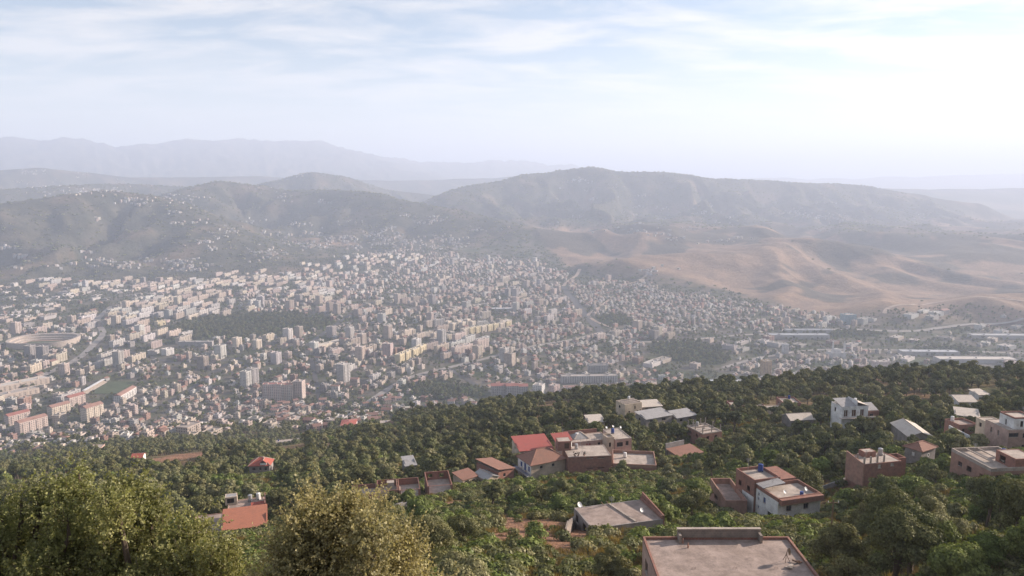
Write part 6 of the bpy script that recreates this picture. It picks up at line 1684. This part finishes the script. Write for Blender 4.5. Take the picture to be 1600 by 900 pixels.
lo_protos = [joined(*PROTO[sp, 'lo', k][:2]) for sp in kinds for k in range(4)]
pts_mid, pts_lo = [], []
for i, (x, y, z, sp, sc, px, py, dep) in enumerate(TREES):
    if i in single: continue
    (pts_mid if dep < 420 else pts_lo).append((x, y, z - .1, rng.uniform(0, 6.28), sc, kinds.index(sp) * 4 + rng.randrange(4)))
scatter('hillside_wood', 'mass of olive and oak trees covering the slope', pts_mid, mid_protos)
# town trees, parks, and the far edge of the wood
n = 110000
az = rs.uniform(-36, 36, n); r_ = np.sqrt(rs.uniform(900 ** 2, 3900 ** 2, n)); x = r_ * np.sin(np.radians(az)); y = r_ * np.cos(np.radians(az))
pk = park(x, y); dn = .42 + .85 * pk + .40 * sstep(.0, .35, fbm(x / 130, y / 130, 64)) + .14 * sstep(0, .3, fbm(x / 60, y / 60, 97))
z = ground(x, y); px, py, dep = project(x, y, z)
intown = (py > np.interp(px, *TOP) - 4)
dn = np.where(r_ < 1250, dn + .25, dn)
keep = (rs.random(n) < dn * np.where(pk > .3, .75, .62)) & intown & (rs.random(n) < np.where(pk > .3, 1, .8)) & (r_ > 960)
# keep off the buildings
bx = np.array([b_['x'] for b_ in CITY]); by = np.array([b_['y'] for b_ in CITY]); br = np.array([max(b_['w'], b_['d']) * .5 for b_ in CITY])
cell = {}
for i in range(len(bx)): cell.setdefault((int(bx[i] // 60), int(by[i] // 60)), []).append(i)
for i in np.nonzero(keep)[0]:
    cx_, cy_ = int(x[i] // 60), int(y[i] // 60); hit = False
    for a_ in (-1, 0, 1):
        for b2 in (-1, 0, 1):
            for j in cell.get((cx_ + a_, cy_ + b2), ()):
                if (x[i] - bx[j]) ** 2 + (y[i] - by[j]) ** 2 < (br[j] * .95 + 1.2) ** 2: hit = True
    if hit: continue
    if on_road(x[i], y[i], 2): continue
    if any((x[i] - fx) ** 2 + (y[i] - fy) ** 2 < (fr_ * .95) ** 2 for fx, fy, fr_ in FOOT): continue
    sp = rng.choice(('oak', 'oak', 'pine', 'olive', 'fig'))
    pts_lo.append((x[i], y[i], z[i] - .2, rng.uniform(0, 6.28), rng.uniform(.8, 1.5) * (1.2 if pk[i] > .3 else 1), kinds.index(sp) * 4 + rng.randrange(4)))
scatter('valley_trees', 'countless small dark trees among the town buildings and in the park', pts_lo, lo_protos)
# scrub and woodland on the far hills
blob = []
for k in range(4):
    V, F, t = leaf_arrays(rs, 46, [((0, 0, 3), (5, 5, 3.5)), ((4, 2, 2.5), (4, 4, 3)), ((-3, -3, 2.5), (4, 4, 3))], 2.4)
    blob.append(leaf_mesh('scrub', V, F, t, M['leaf_oak' if k < 3 else 'leaf_olive']))
n = 34000
az = rs.uniform(-36, 36, n); r_ = np.sqrt(rs.uniform(2700 ** 2, 7600 ** 2, n)); x = r_ * np.sin(np.radians(az)); y = r_ * np.cos(np.radians(az)); z = ground(x, y)
px, py, dep = project(x, y, z)
gm = golden_mask(x, y) * (1 - sstep(-335, -285, z) * sstep(4300, 5200, r_))
wd = .75 + .6 * fbm(x / 220, y / 220, 101)
keep = (py < np.interp(px, *TOP) + 2) & (rs.random(n) < wd * (1 - .992 * gm))
pts = [(x[i], y[i], z[i] - .5, rng.uniform(0, 6.28), rng.uniform(.6, 1.35), rng.randrange(4)) for i in np.nonzero(keep)[0]]
scatter('hill_scrub', 'dark scrub and woodland cloaking the far hills', pts, blob)
print('scatter', len(pts_mid), len(pts_lo), len(pts))
# undergrowth: bushes, weeds and dry grass between the near trees
bush = []
for k in range(3):
    V, F, t = leaf_arrays(rs, 420, [((0, 0, .45), (.8, .8, .55)), ((.6, .3, .35), (.5, .5, .4)), ((-.5, .4, .3), (.5, .6, .4))], .13); bush.append(leaf_mesh('bush', V, F, t, M[('leaf_oak', 'leaf_fig', 'leaf_olive')[k]]))
for k in range(2):
    m_ = 160; a = rs.uniform(0, 6.28, m_); q = np.sqrt(rs.random(m_)) * .8; b0 = np.c_[np.cos(a) * q, np.sin(a) * q, np.zeros(m_)]; tip = b0 + np.c_[rs.normal(0, .12, (m_, 2)), rs.uniform(.25, .6, m_)]; sd = np.c_[np.cos(a + 1.3), np.sin(a + 1.3), np.zeros(m_)] * .035
    V = np.stack([b0 - sd, b0 + sd, tip], 1).reshape(-1, 3); bush.append(leaf_mesh('grass', V, np.arange(m_ * 3).reshape(-1, 3), np.repeat(rs.uniform(.7, 1.3, m_), 3), M['leaf_dry']))
n = 60000
az = rs.uniform(-37, 37, n); r_ = np.sqrt(rs.uniform(42 ** 2, 330 ** 2, n)); x = r_ * np.sin(np.radians(az)); y = r_ * np.cos(np.radians(az)); z = ground(x, y)
keep = rs.random(n) < (.55 - .5 * clearing(x, y))
inh = np.zeros(n, bool)
for (hx, hy, hr, _s, a, u, v, w, d) in HOUSES:
    i = (x - a[0]) * u[0] + (y - a[1]) * u[1]; j = (x - a[0]) * v[0] + (y - a[1]) * v[1]
    inh |= (i > -.9) & (i < w + .9) & (j > -1.2) & (j < d + .9)
dry = fbm(x / 25, y / 25, 103)
pts = [(x[i], y[i], z[i] - .05, rng.uniform(0, 6.28), rng.uniform(.6, 1.8), (rng.randrange(3) if rng.random() > .45 + dry[i] else 3 + rng.randrange(2))) for i in np.nonzero(keep & ~inh)[0]]
scatter('undergrowth', 'bushes, weeds and dry grass between the trees', pts, bush)

# ------------------------------------------------------------------ the near trees whose tops rise into the view
def near_tree(name, label, tops, base, mat, shoots, seed, leaf=.046):
    """tops: crown lobes as (column, row of top, metres, radius, height)"""
    rs = np.random.default_rng(seed)
    root_z = gz(*base); root = empty(name, (base[0], base[1], root_z)); tag(root, label, 'tree')
    org = np.array(root.location)
    lob = []
    for (px, py, D, r, hh) in tops:
        p = at_dist(px, py, D) - org; lob.append((np.array([p[0], p[1], p[2] - hh]), np.array([r, r, hh])))
    mb = MB(); cs = [l[0] for l in lob]; cen = np.mean(cs, axis=0); main = list(lob)
    for c, r in main:                        # smaller tufts break up each lobe's outline
        lob[[id(q[0]) for q in lob].index(id(c))] = (c, r * .66)
        for _ in range(7):
            dd = rs.normal(size=3); dd[2] = abs(dd[2]) * .9; dd /= np.linalg.norm(dd); q = rs.uniform(.22, .42)
            lob.append((c + dd * r * rs.uniform(.6, .92), r * np.array([q, q, q * rs.uniform(.9, 1.5)])))
    fork = np.array([cen[0] * .25, cen[1] * .25, cen[2] * .4])
    mb.tube([(0, 0, -.5), tuple(fork * .6), tuple(fork)], [.19, .15, .12], 9)
    for c, r in main:
        m_ = fork + (c - fork) * .55 + rs.normal(0, .1, 3); mb.tube([tuple(fork * .9), tuple(m_), tuple(c), tuple(c + np.array([0, 0, r[2] * .6]))], [.08, .06, .035, .015], 6, False)
    mb.build('trunk', M['bark'], root)
    # shoots spread over the lobes, each a twig with leaves along it
    W = np.array([l[1][0] ** 2 for l in lob]); W /= W.sum(); k = rs.choice(len(lob), shoots, p=W)
    C = np.array([l[0] for l in lob])[k]; RR = np.array([l[1] for l in lob])[k]
    d = rs.normal(size=(shoots, 3)); d /= np.linalg.norm(d, axis=1)[:, None]; d[:, 2] = np.abs(d[:, 2]) * 1.1 - .35
    cl = rs.normal(size=(shoots, 3)) * .05
    B = C + d * RR * rs.uniform(.35, 1.12, shoots)[:, None] ** .6 + cl * 2
    dirs = d * .6 + rs.normal(size=(shoots, 3)) * .45; dirs[:, 2] += .55; dirs /= np.linalg.norm(dirs, axis=1)[:, None]
    Ls = rs.uniform(.12, .36, shoots) * np.where(rs.random(shoots) < .08, 1.8, 1.0)
    per = 13
    t = np.tile(np.linspace(.1, 1, per), (shoots, 1)) + rs.normal(0, .03, (shoots, per))
    Pt = B[:, None, :] + dirs[:, None, :] * (Ls[:, None] * t)[..., None]
    n = shoots * per; Pt = Pt.reshape(n, 3); D = np.repeat(dirs, per, 0)
    ax = rs.normal(size=(n, 3)); ax -= (ax * D).sum(1)[:, None] * D; ax /= np.linalg.norm(ax, axis=1)[:, None]
    ax = ax + D * rs.uniform(.1, .9, n)[:, None]; ax /= np.linalg.norm(ax, axis=1)[:, None]
    nb = np.cross(ax, rs.normal(size=(n, 3))); nb /= np.linalg.norm(nb, axis=1)[:, None]
    L = leaf * rs.uniform(.6, 1.35, n)[:, None]; wdt = L * .36; nn = np.cross(ax, nb)
    V = np.stack([Pt, Pt + ax * L * .5 + nb * wdt + nn * L * .06, Pt + ax * L, Pt + ax * L * .5 - nb * wdt + nn * L * .06], 1).reshape(-1, 3)
    tone = np.repeat(rs.uniform(.72, 1.3, n) * np.repeat(rs.uniform(.75, 1.25, shoots), per), 4)
    o = link(bpy.data.objects.new('foliage', leaf_mesh('foliage', V, np.arange(n * 4).reshape(n, 4), tone, M[mat])), root); o['kind'] = 'stuff'
    tw = np.stack([B - dirs * .1, B + dirs * Ls[:, None], B + dirs * Ls[:, None] * .5 + .006], 1)[::3].reshape(-1, 3)
    tm = mesh_np('twigs', tw, np.arange(len(tw)).reshape(-1, 3), [M['bark']]); o = link(bpy.data.objects.new('twigs', tm), root); o['kind'] = 'stuff'
    return root
def outline_lobes(outline, D0, seed, gaps=.12):
    """small lobes strung along a crown's outline and filling the crown below it, coming nearer as they go down"""
    rg = random.Random(seed); xs, ys = [p[0] for p in outline], [p[1] for p in outline]; out = []
    x = xs[0]
    while x <= xs[-1]:
        top = float(np.interp(x, xs, ys)) + rg.uniform(-10, 34)
        out.append((x + rg.uniform(-6, 6), top + 14, D0 + rg.uniform(-.4, .5), rg.uniform(.11, .24), rg.uniform(.28, .5)))
        y, k = top + 52, 0
        while y < 925:
            if rg.random() > gaps: out.append((x + rg.uniform(-15, 15), y + rg.uniform(-14, 14), D0 - .22 * k + rg.uniform(-.8, .8), rg.uniform(.2, .4), rg.uniform(.3, .55)))
            y += 46; k += 1
        x += 23
    return out
near_tree('ash_tree', 'feathery yellow-green tree with a pointed leafy top right below', outline_lobes([(402, 880), (430, 815), (468, 772), (505, 755), (540, 735), (560, 742), (588, 772), (622, 800), (652, 842), (690, 892)], 11.5, 1, .16), (-2.5, 11.6), 'leaf_ash', 7400, 1)
near_tree('ash_tree', 'spreading yellow-green tree with uneven top by the garden edge', outline_lobes([(165, 770), (185, 728), (205, 732), (228, 765), (262, 792), (300, 808), (330, 842), (372, 868), (400, 888)], 12.0, 2, .2), (-6.1, 12.0), 'leaf_ash_green', 5000, 2)
near_tree('ash_tree', 'darker yellow-green tree with two rounded tops at the garden corner', outline_lobes([(-40, 770), (0, 748), (30, 738), (62, 722), (84, 728), (108, 714), (132, 732), (160, 772)], 12.6, 3, .28), (-9.2, 12.6), 'leaf_ash_green', 4600, 3)

# ------------------------------------------------------------------ the air
hz = MB(); hz.box(-40200, -40200, float(GZ.min()) - 8, 40200, 40200, float(GZ.max()) + 60)
haze = hz.build('haze', [], None)
haze['kind'] = 'stuff'; haze['label'] = 'pale even haze filling the valley air'
hm = bpy.data.materials.new('haze air'); hm.use_nodes = True
hm.node_tree.nodes.clear()
_ho = hm.node_tree.nodes.new('ShaderNodeOutputMaterial'); _hv = hm.node_tree.nodes.new('ShaderNodeVolumePrincipled')
_hv.inputs['Color'].default_value = (0.70, 0.80, 1.0, 1)
_hv.inputs['Density'].default_value = HAZE_DENSITY
_hv.inputs['Anisotropy'].default_value = 0.12
hm.node_tree.links.new(_hv.outputs[0], _ho.inputs['Volume'])
haze.data.materials.append(hm)
